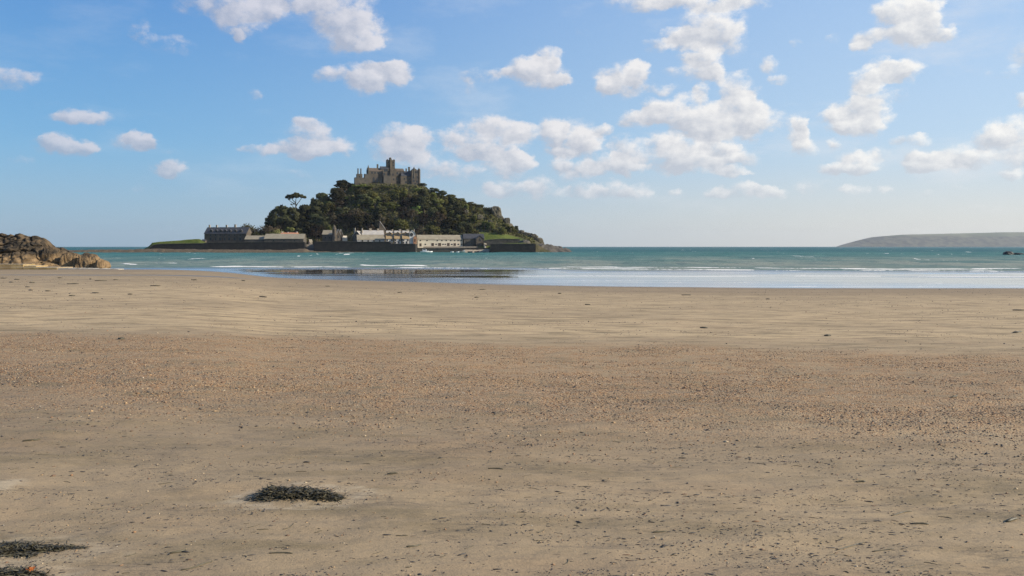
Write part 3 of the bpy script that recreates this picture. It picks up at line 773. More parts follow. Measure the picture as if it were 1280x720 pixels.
# ------------------------------------------------------------------ trees
def leaf_mesh(name, cent, rad, flat, n, size, seed, up=.25):
    """many small leaf-clump faces spread through and over lumps. cent (k,3), rad (k,)"""
    g = np.random.default_rng(seed)
    w = rad ** 2; idx = g.choice(len(cent), n, p=w / w.sum())
    u = g.normal(size=(n, 3)); u /= np.linalg.norm(u, axis=1)[:, None]
    rr = rad[idx] * g.uniform(.35, 1.08, n) ** .5
    P = cent[idx] + u * rr[:, None] * np.array([1, 1, flat])
    cen = cent.mean(0)
    od = P - cen; od /= np.linalg.norm(od, axis=1)[:, None] + 1e-6
    sn = u * .62 + od * .5 + g.normal(size=(n, 3)) * .12; sn[:, 2] += up * .5; sn /= np.linalg.norm(sn, axis=1)[:, None]
    nr = u + g.normal(size=(n, 3)) * .55; nr[:, 2] += up; nr /= np.linalg.norm(nr, axis=1)[:, None]
    nr = np.where((nr * sn).sum(1)[:, None] < 0, -nr, nr)
    a = np.cross(nr, g.normal(size=(n, 3))); a /= np.linalg.norm(a, axis=1)[:, None]
    b = np.cross(nr, a)
    sa = size * g.uniform(.6, 1.3, n)[:, None]; sb = size * g.uniform(.45, 1.0, n)[:, None]
    V = np.stack([P - a * sa, P - b * sb + nr * sa * .2, P + a * sa * .9, P + b * sb - nr * sa * .2], 1).reshape(-1, 3)
    me = mesh_arrays(name, V, np.arange(n * 4).reshape(n, 4), True)
    me.normals_split_custom_set_from_vertices(np.repeat(sn, 4, axis=0).tolist())
    return me

def trunk_mesh(name, hgt, r, cents, seed, limbs=6, split=.35):
    g = random.Random(seed); k = MB()
    lean = g.uniform(-.05, .05)
    top = hgt * .75
    pts = [(0, 0, -1.5), (lean * hgt * .2, 0, hgt * .18), (lean * hgt * .5, lean * hgt * .2, hgt * .42), (lean * hgt, lean * hgt * .4, top)]
    k.tube(pts, [r * 1.25, r, r * .75, r * .3], 7)
    for c in g.sample(list(range(len(cents))), min(limbs, len(cents))):
        q = Vector(cents[c]); b = Vector(pts[1]).lerp(Vector(pts[3]), g.uniform(split * .5, .75))
        mid = b.lerp(q, .5) + Vector((0, 0, -.06 * hgt))
        k.tube([b, mid, q], [r * .45, r * .3, r * .1], 5)
    me = bpy.data.meshes.new(name); me.from_pydata(k.v, [], k.f); me.update(); me.materials.append(M['bark'])
    return me

def proto(kind, seed):
    """crown and trunk meshes of a tree 10 m tall and about 10 m wide"""
    g = np.random.default_rng(seed)
    if kind == 'pine':
        k = 44; th = g.uniform(0, 2 * np.pi, k); zt = g.uniform(0, 1, k)
        rr = 3.7 * np.sqrt(g.uniform(.1, 1, k)) * np.sqrt(np.clip(1 - ((zt - .35) / .78) ** 2, .04, 1))
        c = np.stack([rr * np.cos(th), rr * np.sin(th), 3.0 + zt * 6.0], 1); r = g.uniform(1.1, 1.8, k); n, sz, fl, mt = 2600, .46, .62, 'leaf_pine'
    elif kind == 'oak':
        k = 24; th = g.uniform(0, 2 * np.pi, k); zt = g.uniform(0, 1, k)
        rr = 3.7 * np.sqrt(g.uniform(.15, 1, k)) * np.sqrt(np.clip(1 - (zt * 1.05 - .25) ** 2, .05, 1))
        c = np.stack([rr * np.cos(th), rr * np.sin(th), 2.2 + zt * 6.4], 1); r = g.uniform(1.0, 1.8, k); n, sz, fl, mt = 1800, .44, .8, 'leaf_oak'
    elif kind == 'spring':
        k = 18; th = g.uniform(0, 2 * np.pi, k); zt = g.uniform(0, 1, k)
        rr = 3.6 * np.sqrt(g.uniform(.1, 1, k)) * np.sqrt(np.clip(1 - (zt - .2) ** 2, .05, 1))
        c = np.stack([rr * np.cos(th), rr * np.sin(th), 1.8 + zt * 6.4], 1); r = g.uniform(1.1, 1.9, k); n, sz, fl, mt = 1300, .36, .85, 'leaf_spring'
    elif kind == 'bare':
        k = 26; th = g.uniform(0, 2 * np.pi, k); zt = g.uniform(0, 1, k)
        rr = 3.9 * np.sqrt(g.uniform(.1, 1, k)) * np.sqrt(np.clip(1 - (zt * 1.1 - .3) ** 2, .05, 1))
        c = np.stack([rr * np.cos(th), rr * np.sin(th), 2.4 + zt * 6.6], 1); r = g.uniform(.8, 1.4, k); n, sz, fl, mt = 1300, .30, .9, 'leaf_bare'
    else:
        k = 14; th = g.uniform(0, 2 * np.pi, k); zt = g.uniform(0, 1, k)
        rr = 4.0 * np.sqrt(g.uniform(.05, 1, k)) * np.sqrt(np.clip(1 - zt ** 2, .05, 1))
        c = np.stack([rr * np.cos(th), rr * np.sin(th), .8 + zt * 7.0], 1); r = g.uniform(1.3, 2.3, k); n, sz, fl, mt = 1000, .45, .8, 'leaf_shrub'
    me = leaf_mesh(kind + '_crown', c, r, fl, n, sz, seed); me.materials.append(M[mt])
    return me, trunk_mesh(kind + '_trunk', 10, .38 if kind != 'shrub' else .2, c, seed)
PROT = {k: [proto(k, 600 + i * 37 + j * 5) for j in range(n)] for i, (k, n) in enumerate((('pine', 4), ('oak', 3), ('spring', 2), ('bare', 3), ('shrub', 3)))}
KN = {'pine': ('pine_tree', 'pine'), 'oak': ('oak_tree', 'tree'), 'spring': ('broadleaf_tree', 'tree'), 'bare': ('budding_tree', 'tree'), 'shrub': ('scrub_bush', 'bush')}
TREES = []
def tree(kind, x, y, h, w, label, group=None, z=None):
    crown, trunk = random.choice(PROT[kind])
    z0 = float(hill_z(x, y)) if z is None else z
    nm, cat = KN[kind]
    e = empty(nm, (x, y, z0), random.uniform(0, 6.28), label, cat, group)
    e.scale = (w / 10, w / 10, h / 10)
    for n_, me in (('crown', crown), ('trunk', trunk)):
        o = bpy.data.objects.new(n_, me); col.objects.link(o); o.parent = e
    TREES.append((x, y, h, w)); return e
def tree_px(kind, px, top, wpx, d, label, group=None, sink=0):
    x = XS(px, d); z0 = float(hill_z(x, d)) - sink; zt = H - (top - HZ) / F * d
    return tree(kind, x, d, max(zt - z0, 3.0), wpx / F * d * 1.08, label, group, z0)
# the trees that make the skyline
for a_ in (
    ('pine', 352, 255.5, 33, 702, 'big rounded dark pine at the west end of the wood, under the umbrella pine'),
    ('pine', 341, 266, 18, 700, 'lower dark pine hugging the outer side of the big rounded pine'),
    ('pine', 366, 258.5, 26, 704, 'dark pine directly below the stem of the umbrella pine'),
    ('pine', 382, 255, 28, 708, 'dark pine just beside the umbrella pine on the uphill side'),
    ('pine', 397, 251, 30, 712, 'broad dark pine standing above the slipway cottages'),
    ('oak', 411, 252, 24, 714, 'rounded olive tree rising between the broad dark pine and the upper wood'),
    ('pine', 404, 240.5, 22, 728, 'slanting dark pine on the skyline halfway up the western flank'),
    ('pine', 394, 247, 14, 726, 'small dark pine tip on the skyline below the slanting pine'),
    ('pine', 420, 234, 20, 736, 'dark pine on the skyline just above the slanting pine'),
    ('pine', 428, 224.5, 22, 742, 'tall dark pine on the skyline next to the castle terrace'),
    ('pine', 438, 229, 16, 744, 'dark pine tucked against the outer end of the castle terrace'),
    ('pine', 528, 233, 12, 744, 'small dark pine at the foot of the castle gable tower'),
    ('pine', 543, 234.5, 15, 742, 'flat topped dark pine on the eastern skyline'),
    ('pine', 552, 238, 15, 742, 'second dark pine on the eastern skyline, below the flat topped one'),
    ('oak', 563, 242.5, 16, 742, 'olive tree on the eastern skyline below the two dark pines'),
    ('oak', 575, 247.5, 15, 742, 'low olive tree midway down the eastern skyline'),
    ('shrub', 588, 253, 16, 742, 'wide scrub bush midway down the eastern skyline'),
    ('oak', 600, 257, 14, 742, 'olive tree on the eastern skyline just above the upper crag'),
    ('shrub', 611, 258, 14, 740, 'scrub bush on the skyline against the upper crag'),
    ('pine', 645.5, 282, 7, 735, 'single small dark tree on the bare shoulder below the crags'),
    ('bare', 437, 262, 34, 708, 'large reddish brown tree above the turreted lodge'),
    ('bare', 418, 266, 28, 704, 'brown budding tree behind the turreted lodge'),
    ('bare', 455, 265, 26, 706, 'brown budding tree above the gabled house'),
    ('bare', 548, 264, 26, 704, 'rusty brown rounded tree standing above the warehouse roof'),
    ('pine', 562, 272, 20, 704, 'dark tree beside the rusty brown tree above the warehouse'),
    ('spring', 490, 252, 26, 716, 'bright green tree in the middle of the wood below the castle'),
    ('spring', 437, 246, 24, 728, 'fresh green tree on the upper western slope'),
    ('spring', 450, 234, 22, 737, 'yellow green tree below the castle terrace chimneys'),
    ('spring', 466, 232, 22, 737, 'yellow green tree below the church windows'),
    ('spring', 485, 233, 18, 737, 'small fresh green tree below the castle tower'),
    ('spring', 521, 238, 14, 736, 'pale green tree below the castle gable tower'),
    ): tree_px(*a_)
# the wood between them
ZG = [('above the sea wall houses', 'the lower western slope'), ('below the castle', 'the middle slope'), ('above the harbour', 'the eastern slope')]
LB = {'pine': 'dark pine packed among others', 'oak': 'olive green leafy tree among others', 'spring': 'fresh green tree among darker ones', 'bare': 'brown budding tree among evergreens', 'shrub': 'rounded olive scrub bush among others'}
SPRINGS = [(490, 716, 26), (437, 728, 24), (450, 737, 22), (466, 737, 22), (485, 737, 18), (521, 736, 14)]
cnt = 0; tries = 0
while cnt < 210 and tries < 9000:
    tries += 1
    px = random.uniform(338, 652) if random.random() < .8 else random.uniform(560, 650); d = random.uniform(694, 741)
    x = XS(px, d); z = float(hill_z(x, d)); py = HZ - (z - H) / d * F
    if z < 6.5 or lawn_mask(np.array(px), np.array(z), np.array(d)) > .1 or (px > 594 and py > 296): continue
    east = px > 560
    if px > 600 and random.random() < .25: continue
    spc = 4.3 if east else 6.6
    if any((x - q[0]) ** 2 + (d - q[1]) ** 2 < spc ** 2 for q in TREES): continue
    f = (d - 694) / 47
    if px > 585: ks = ['shrub'] * 7 + ['oak'] * 2 + ['spring']
    elif px > 540: ks = ['oak'] * 4 + ['pine'] * 4 + ['shrub'] * 2 + ['bare']
    elif f > .8: ks = ['spring'] * 3 + ['oak'] * 3 + ['pine'] * 3 + ['shrub']
    elif f > .35: ks = ['pine'] * 4 + ['oak'] * 4 + ['spring'] * 2 + ['bare'] * 2
    else: ks = ['pine'] * 4 + ['bare'] * 3 + ['oak'] * 3 + ['spring']
    if any(abs(px - sx) < sw * .55 and -2 < sd - d < 13 for sx, sd, sw in SPRINGS): continue
    kind = random.choice(ks)
    h = {'pine': random.uniform(11, 16), 'oak': random.uniform(10, 14), 'spring': random.uniform(7, 11), 'bare': random.uniform(10, 14), 'shrub': random.uniform(3, 5.5)}[kind]
    if east: h *= .62
    # keep below the skyline and clear of the castle walls
    sky = np.interp(px, [336, 345, 360, 385, 400, 425, 440, 455, 526, 540, 560, 580, 600, 612, 621, 630, 640, 652], [276, 262, 258, 259, 253, 234, 233, 233.5, 235, 239, 243, 250, 256, 259, 262, 272, 284, 290])
    hm = (H - (sky - HZ) / F * d) - z
    if hm < 1.8: continue
    h = min(h, hm)
    w = {'pine': 1.0, 'oak': 1.0, 'spring': 1.05, 'bare': .95, 'shrub': 1.7}[kind] * h * random.uniform(.85, 1.15)
    w = min(w * 1.08, 16)
    zi = 0 if px < 425 else (1 if px < 530 else 2)
    tree(kind, x, d, h, w, f'{LB[kind]} in the wood {ZG[zi][0]}', f'{KN[kind][0].replace("_", " ")}s on {ZG[zi][1]}')
    cnt += 1
# hedge mounds behind the low sheds
def mound(name, px, top, wpx, d, mtl, label, seed, hz=None):
    g = np.random.default_rng(seed); w = wpx / F * d; zb = float(hill_z(XS(px, d), d)); h = H - (top - HZ) / F * d - zb
    k = 40; c = np.stack([g.uniform(-.42, .42, k) * w, g.uniform(-.2, .2, k) * w, np.zeros(k)], 1)
    c[:, 2] = h * (.25 + .5 * np.sqrt(np.clip(1 - (c[:, 0] / (w * .5)) ** 2, 0, 1)) * g.uniform(.3, 1, k)); r = np.full(k, h * .34)
    e = empty(name, (XS(px, d), d, zb), 0, label, 'bush')
    me = leaf_mesh('foliage', c, r, .9, 4200, .55, seed); link('crown', me, mtl, e)
    return e
mound('clipped_bush', 322, 290.0, 26, 678, M['leaf_pine'], 'low dark bush between the terrace end and the brown domed bush', 801)
mound('domed_bush', 333, 281.2, 34, 682, M['leaf_bare'], 'large brown domed bush rising above the low sheds', 802)
mound('domed_bush', 345, 286.2, 22, 680, M['leaf_shrub'], 'smaller brown bush falling away beside the domed bush', 803)
mound('bush', 309.5, 279.5, 9, 690, M['leaf_oak'], 'small round tree top just behind the terrace gable end', 804)
# umbrella pine
d = 712; x = XS(369.5, d); z0 = float(hill_z(x, d)); 
e = empty('umbrella_pine', (x, d, z0), 0, 'tall umbrella pine with a flat crown standing clear of the wood against the sky', 'pine')
mpu = d / F; uz = lambda py: H - (py - HZ) * mpu - z0; ux = lambda px: (px - 369.5) * mpu
k = MB()
k.tube([(0, 0, -2), (ux(370.2), 0, uz(275)), (ux(370), 0, uz(262)), (ux(369.6), 0, uz(254))], [.75, .6, .5, .42], 8)
br = [(369.6, 254, 363, 245), (369.8, 257, 378, 245.5), (369.6, 254, 370.5, 244), (370, 258, 375, 249), (369.7, 255.5, 361, 249.5), (370, 262, 364.5, 255.5)]
for a0, b0, a1, b1 in br:
    k.tube([(ux(a0), 0, uz(b0)), (ux((a0 + a1) / 2), random.uniform(-1, 1), uz((b0 + b1) / 2 + .6)), (ux(a1), random.uniform(-2.5, 2.5), uz(b1))], [.38, .28, .16], 6)
k.build('trunk', M['bark'], e)
g = np.random.default_rng(77); k_ = 60
th = g.uniform(0, 2 * np.pi, k_); rr = np.sqrt(g.uniform(0, 1, k_)) * 8.2
c = np.stack([rr * np.cos(th), rr * np.sin(th) * .8, uz(247.6) + 3.9 * (1 - (rr / 9.2) ** 2) * g.uniform(.45, 1.0, k_) + g.uniform(-.3, .5, k_)], 1)
c = np.concatenate([c, [[ux(361.5), 0, uz(248.6)], [ux(364), .5, uz(255.4)], [ux(367.5), .3, uz(254.8)]]]); r = np.concatenate([g.uniform(1.1, 1.6, k_), [1.2, .8, .9]])
me = leaf_mesh('crown', c, r, .62, 5200, .48, 78); link('crown', me, M['leaf_pine'], e)

# undergrowth over the hill
n = 26000
ux_ = rng.uniform(XS(335, 720), XS(668, 720), n); uy_ = rng.uniform(691, 752, n); uz_ = hill_z(ux_, uy_)
upx = 640 + ux_ / uy_ * F
lm = lawn_mask(upx, uz_, uy_)
keep = (lm < .4) & (uz_ > 4) & ~((upx > 645) & (rng.uniform(0, 1, n) < .45)) & ~((upx > 443) & (upx < 526) & (uy_ > 741))
P = np.stack([ux_, uy_, uz_ + rng.uniform(0, 1.0, n) ** 2 * 1.8], 1)[keep]; n = len(P)
nr = rng.normal(size=(n, 3)); nr[:, 2] += .7; nr[:, 1] -= .4; nr /= np.linalg.norm(nr, axis=1)[:, None]
a = np.cross(nr, rng.normal(size=(n, 3))); a /= np.linalg.norm(a, axis=1)[:, None]; b = np.cross(nr, a)
sz = rng.uniform(.35, .9, n)[:, None]
V = np.stack([P - a * sz, P - b * sz * .8, P + a * sz, P + b * sz * .8], 1).reshape(-1, 3)
me = mesh_arrays('undergrowth', V, np.arange(n * 4).reshape(n, 4))
o = link('undergrowth', me, M['leaf_shrub']); tag(o, kind='stuff')

# ------------------------------------------------------------------ crags and rocks
def rock_mesh(name, sx, sy, sz, seed, sub=4, planes=14, rough=.16):
    bm = bmesh.new(); bmesh.ops.create_icosphere(bm, subdivisions=sub, radius=1)
    g = np.random.default_rng(seed)
    V = np.array([v.co for v in bm.verts])
    for _ in range(planes):
        nn = g.normal(size=3); nn[2] *= .7; nn /= np.linalg.norm(nn); o_ = g.uniform(.55, .85)
        q = V @ nn; V = V - np.clip(q - o_, 0, None)[:, None] * nn * .9
    V = np.sign(V) * np.abs(V) ** .72
    f1 = fbm(V[:, 0] * 2.2 + V[:, 2] * 1.3 + seed, V[:, 1] * 2.2 - V[:, 2] * 1.7, 5, seed) - .5
    f2 = np.abs(fbm(V[:, 0] * 3.5 + V[:, 2] * 2 + seed * 3, V[:, 1] * 3.5 - V[:, 2], 4, seed + 7) - .5)
    V = V * (1 + rough * 2 * f1 - rough * 1.2 * np.clip(.12 - f2, 0, 1) * 4)[:, None]
    V = V * np.array([sx, sy, sz])
    for v, q in zip(bm.verts, V): v.co = q
    me = bpy.data.meshes.new(name); bm.to_mesh(me); bm.free(); return me
def crag(name, px0, px1, top, bot, d, label, seed, mtl='crag', cat='crag'):
    mp_ = d / F; w = (px1 - px0) * mp_; h = (bot - top) * mp_
    o = link(name, rock_mesh(name, w / 2, w * .45, h / 2, seed, 4), M[mtl]); o.location = at((px0 + px1) / 2, (top + bot) / 2, d)
    tag(o, label, cat); return o
crag('crag', 612, 628.8, 257.5, 275, 738, 'blocky upper crag on the skyline at the eastern edge of the wood', 901)
crag('crag', 617, 631, 267, 290, 735, 'crag face just below the blocky upper crag', 902)
crag('crag', 629.5, 639, 270.8, 284, 733, 'round boulder perched on the skyline below the upper crag', 903)
crag('crag', 628, 643, 279, 297, 730, 'broken crag beneath the perched round boulder', 904)
crag('crag', 646, 656, 287.5, 297, 728, 'small rock pile on the grassy shoulder behind the lone tree', 905)
crag('crag', 652, 667, 289.5, 305, 725, 'stacked crag on the shoulder above the end of the pier', 906)
crag('crag', 659, 674, 291.4, 310, 722, 'tall grey crag above the rocky point', 907)
crag('crag', 665, 681, 297, 314, 718, 'lowest big crag above the sea at the rocky point', 908)
crag('crag', 596, 604, 268, 275, 716, 'granite outcrop showing between the bushes high on the eastern slope', 921)
crag('crag', 609, 617, 275, 282, 712, 'pale granite outcrop among the bushes above the lawn', 922)
crag('crag', 580, 586, 262, 267, 716, 'small granite outcrop among the trees below the eastern skyline', 923)
crag('crag', 622, 629, 283.5, 290, 712, 'granite outcrop at the upper edge of the lawn', 924)
crag('crag', 645, 665, 300, 314, 668, 'dark sloping rock right behind the detached pier', 909, 'granite_dark')
crag('crag', 676, 692, 305, 314, 690, 'low dark rock on the rocky point just past the lowest big crag', 914, 'granite_dark')
crag('crag', 688, 704, 307.6, 314, 688, 'flat dark rock near the tip of the rocky point', 915, 'granite_dark')
crag('sea_rock', 1252.5, 1267.5, 313.8, 323, 465, 'larger low black rock breaking the open sea', 911, 'searock', 'rock')
crag('sea_rock', 1266.5, 1282, 315.6, 322, 468, 'flat thin black rock in the open sea next to the larger rock', 912, 'searock', 'rock')

# ------------------------------------------------------------------ headland across the bay
hp = np.array([(1030, 310), (1044, 308.8), (1050, 306.6), (1066, 302.2), (1078, 299), (1090, 296.4), (1127, 293.4), (1160, 292.6), (1200, 291.7), (1250, 290.4), (1280, 290.2), (1400, 289.6), (1700, 290)], float)
d0 = 10000.
hx = np.linspace(XS(1030, d0), XS(1700, d0), 420); hy = np.linspace(d0 - 120, d0 + 860, 90)
YY, XX = np.meshgrid(hy, hx, indexing='ij')
XX = XX * YY / d0
top = H - (np.interp(640 + XX / YY * F, hp[:, 0], hp[:, 1]) - HZ) / F * YY
v = np.clip((YY - d0 + 120) / 480, 0, 1)
ZZ = -2 + (top + 2) * (1 - (1 - v) ** 1.7) + (fbm(XX * .006, YY * .006, 5, 701) - .5) * 32 * np.clip(v * 3, 0, 1) * np.clip((1 - v) * 3, .10, 1) * np.clip(top / 90, 0, 1)
bk = np.clip((YY - d0 - 560) / 280, 0, 1); ZZ = ZZ * (1 - bk) - 2 * bk
me = mesh_arrays('headland', np.stack([XX, YY, ZZ], -1).reshape(-1, 3), grid_faces(len(hy), len(hx)), True)
m, t = mat('headland_ground'); p = pos(t)
z = t.n('SeparateXYZ', {0: p}).outputs[2]
fl = t.n('TexVoronoi', {'Scale': .005}, feature='F1'); t.nt.links.new(t.scaled(p, (.5, 1, 2)), fl.inputs['Vector'])
fc = t.mix(t.n('SeparateColor', {0: fl.outputs['Color']}).outputs[0], (.075, .095, .045), (.19, .175, .10))
c = t.mix(t.ramp(t.math('ADD', z, t.math('MULTIPLY', t.noise(p, .009, 4, .6), 50)), 138, 165), t.mix(t.ramp(t.noise(p, .014, 4, .6), .35, .65), (.035, .036, .026), (.12, .11, .07)), fc)
b = t.n('BsdfPrincipled', {'Base Color': c, 'Roughness': .95, 'Specular IOR Level': .1}); t.out(b.outputs[0])
o = link('headland', me, m); tag(o, kind='structure')

# ------------------------------------------------------------------ rocks at the near left
def outcrop_mesh():
    d = 176.; mp_ = d / F
    prof = np.array([(-260, 280), (-120, 285), (-40, 290), (0, 293.0), (8, 292.6), (16, 292.4), (24, 294.6), (33, 294.8), (40, 296.5), (46, 299), (50, 304), (53, 309), (60, 308.6), (68, 309.4), (73, 313), (78, 316), (86, 318), (92, 324), (97, 336), (100, 342)], float)
    x0, x1 = XS(-255, d), XS(99, d)
    gx = np.arange(x0, x1, .22); gv = np.linspace(0, 1, 150)
    V2, X2 = np.meshgrid(gv, gx, indexing='ij')
    tp = H - (np.interp(640 + X2 / d * F, prof[:, 0], prof[:, 1]) - HZ) * mp_
    # leaning joints that run down the face
    z01 = np.clip(V2 / .62, 0, 1)
    h = -1.0 + (tp + 1.0) * np.where(V2 < .62, z01 ** .9, 1.0 - ((V2 - .62) / .38) ** 2 * .9)
    joint = np.abs(((X2 + .55 * h) * .42 + (fbm(X2 * .25, h * .25, 3, 31) - .5) * 2.2) % 1.0 - .5)
    cut = np.clip(.07 - joint, 0, 1) / .07 * .6
    joint2 = np.abs(((X2 * .25 - 1.1 * h) * .30 + (fbm(X2 * .2, h * .3, 3, 33) - .5) * 2.0) % 1.0 - .5)
    cut = np.maximum(cut, np.clip(.10 - joint2, 0, 1) / .10 * 1.0)
    lump = fbm(X2 * .35, h * .55, 5, 35) - .5
    fine = fbm(X2 * 1.3, h * 1.5 + V2 * 9, 4, 37) - .5
    yd = d - 6 + V2 * 15 - 2.2 * np.sin(z01 * 1.5) * (V2 < .62) * 0 + cut * 1.0 - lump * 1.5 - fine * 1.0
    h = h + (lump * .4 + fine * .65 - cut * .25) * np.clip(V2 * 4, 0, 1) * np.clip((tp + 1) / 4, 0, 1)
    return mesh_arrays('rock_outcrop', np.stack([X2, yd, h], -1).reshape(-1, 3), grid_faces(len(gv), len(gx)), False)
m, t = mat('outcrop_rock'); p = pos(t)
z = t.n('SeparateXYZ', {0: p}).outputs[2]
lo = t.mix(t.ramp(t.noise(p, .7, 5, .65), .35, .65), (.150, .098, .048), (.270, .182, .095))
hi = t.mix(t.ramp(t.noise(p, .5, 5, .7), .38, .62), (.034, .028, .020), (.125, .088, .050))
zz_ = t.math('ADD', z, t.math('MULTIPLY', t.noise(p, .35, 4, .6), 2.4))
c = t.mix(t.ramp(zz_, 3.4, 4.6), lo, hi)
c = t.mix(t.ramp(t.noise(t.scaled(p, (1, 1, .6)), 2.0, 5, .7), .58, .72), c, (.05, .045, .036))
b = t.n('BsdfPrincipled', {'Base Color': c, 'Roughness': .9, 'Specular IOR Level': .25, 'Normal': t.bump(t.noise(p, 2.2, 6, .7), .9, .35)})
t.out(b.outputs[0]); M['outcrop'] = m
o = link('rock_outcrop', outcrop_mesh(), M['outcrop']); tag(o, 'large jointed rock outcrop, dark above and tan below, at the water edge', 'rock outcrop')
def boulder(px0, px1, top, bot, d, label, seed):
    mp_ = d / F; w = (px1 - px0) * mp_; h = (bot - top) * mp_
    o = link('boulder', rock_mesh('boulder', w / 2, w * .5, h / 2, seed, 5, 10, .12), M['outcrop']); o.location = at((px0 + px1) / 2, (top + bot) / 2, d); o.rotation_euler = (0, .30, 0); tag(o, label, 'boulder')
boulder(76, 105, 315.5, 344, 176, 'tan boulder with dark cracks leaning on the end of the outcrop', 941)
boulder(95, 126, 316.2, 344, 174, 'rounded tan boulder between the cracked boulder and the last boulder', 942)
boulder(116, 136, 324, 345, 172, 'small last boulder of the outcrop, beside the water', 943)
boulder(50, 74, 307.5, 336, 177, 'dark upright boulder against the shoulder of the outcrop', 944)
# stone causeway ledge below the rocks
e = empty('stone_causeway', (XS(40, 168), 168, 0), 0, 'low stone causeway edge with weed stained side below the rock outcrop', 'causeway')
Lx = e.location.x
def led(px0, px1, t0, t1, dd, wd, nm, mtl, par):
    k = MB(); x0, x1 = XS(px0, dd) - Lx, XS(px1, dd) - Lx
    z0, z1 = H - (t0 - HZ) / F * dd, H - (t1 - HZ) / F * dd
    n = 24; xs_ = np.linspace(x0, x1, n); zs = np.linspace(z0, z1, n)
    k.extr([(x0, -1)] + [(x1, -1)] + [(a, b + random.uniform(-.04, .04)) for a, b in zip(xs_[::-1], zs[::-1])], dd - 168, dd - 168 + wd)
    return k.build(nm, mtl, par)
m, t = mat('weedy_stone'); p = pos(t)
z = t.n('SeparateXYZ', {0: p}).outputs[2]
c = t.mix(t.ramp(t.noise(t.scaled(p, (1, 1, .5)), .9, 4, .65), .4, .62), (.40, .285, .125), (.31, .21, .09))
c = t.mix(t.ramp(t.noise(p, .25, 3, .6), .6, .75), c, (.26, .22, .07))
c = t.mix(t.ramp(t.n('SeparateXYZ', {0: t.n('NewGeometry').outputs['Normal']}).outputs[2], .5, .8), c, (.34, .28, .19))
b = t.n('BsdfPrincipled', {'Base Color': c, 'Roughness': .85, 'Normal': t.bump(t.noise(p, 2.5, 5, .7), .8, .15)}); t.out(b.outputs[0]); M['weedy'] = m
led(-160, 71, 333.2, 334.4, 166, 8, 'lower_step', M['weedy'], e)
led(71, 148, 334.8, 336.2, 166.2, 2.4, 'landing_edge', mottled('pale_causeway_stone', (.46, .40, .31), (.56, .50, .40), .8, .8, .3), e)
led(-160, 29, 330.0, 330.4, 168.2, 6, 'upper_step', M['weedy'], e)
led(29.4, 45, 332.0, 332.4, 168.4, 5, 'upper_step', M['weedy'], e)

# ------------------------------------------------------------------ boats
def boat(name, px0, px1, d, hgt, mtl, label, cabin=None, yaw=0, cat='boat'):
    L = (px1 - px0) / F * d / max(.5, math.cos(yaw)); Bm = L * .34
    e = empty(name, (XS((px0 + px1) / 2, d), d, 0), yaw, label, cat)
    V = []; Fc = []; ns = 13
    sec = [(-1, 1), (-.86, .35), (-.45, -.2), (0, -.3), (.45, -.2), (.86, .35), (1, 1), (.88, .97), (0, .72), (-.88, .97)]
    for i in range(ns):
        u = i / (ns - 1); x = (u - .5) * L
        wd = Bm / 2 * (1 - max(0, (u - .45) / .55) ** 2.2) * (.82 + .18 * min(1, u * 4)); wd = max(wd, .02)
        sh = hgt * (1 + .35 * max(0, u - .5) ** 1.5 * 2)
        for a, z in sec: V.append((x + (.12 * L * max(0, u - .8) * 5 * .2 if z > .5 else 0), a * wd, z * sh if z > 0 else z * hgt))
    k = len(sec)
    for i in range(ns - 1):
        for j in range(k): Fc.append((i * k + j, i * k + (j + 1) % k, (i + 1) * k + (j + 1) % k, (i + 1) * k + j))
    Fc.append(tuple(range(k))); Fc.append(tuple(range((ns - 1) * k, ns * k))[::-1])
    me = bpy.data.meshes.new('hull'); me.from_pydata(V, [], Fc); me.update(); link('hull', me, mtl, e)
    if cabin:
        cx0, cx1, ch = cabin
        q = MB(); x0, x1 = (cx0 - .5) * L, (cx1 - .5) * L; w = Bm * .34
        q.extr([(x0, hgt * .7), (x1, hgt * .7), (x1 - .12 * L, hgt + ch), (x0 + .03 * L, hgt + ch)], -w, w); cb = q.build('cabin', M['boat_white'], e)
        q = MB()
        for sg in (-1, 1):
            q2 = MB(); q2.extr([(x0 + .07 * L, hgt + ch * .45), (x1 - .11 * L, hgt + ch * .45), (x1 - .15 * L, hgt + ch * .85), (x0 + .07 * L, hgt + ch * .85)], sg * w - .03, sg * w + .03); q2.build('window', M['glass'], cb)
    return e
boat('cabin_boat', 525.5, 536, 657, .95, M['boat_white'], 'white cabin boat moored just behind the sunlit pier end', (.25, .78, 1.7))
boat('open_boat', 533.5, 540.5, 653, .85, M['boat_white'], 'small white open boat moored against the cabin boat', None, R(25))
boat('dinghy', 563, 567, 655, .65, M['boat_white'], 'small white dinghy floating below the warehouse doors')
boat('dinghy', 570.4, 574, 655, .7, M['boat_white'], 'small white dinghy touching the grey green boat')
boat('launch', 572.5, 581.5, 659, 1.1, M['boat_grey'], 'grey green launch with a white end lying by the harbour beach', (.7, .98, .5))
boat('rowing_boat', 584.5, 590.5, 657, .8, M['boat_dark'], 'dark rowing boat drawn up by the harbour beach, beside the launch')
boat('rowing_boat', 593, 598.5, 657, .8, M['boat_dark'], 'dark rowing boat below the arched doorway, further along the harbour beach')
boat('rowing_boat', 601, 607, 657, .75, M['boat_grey'], 'grey rowing boat close to the detached pier')

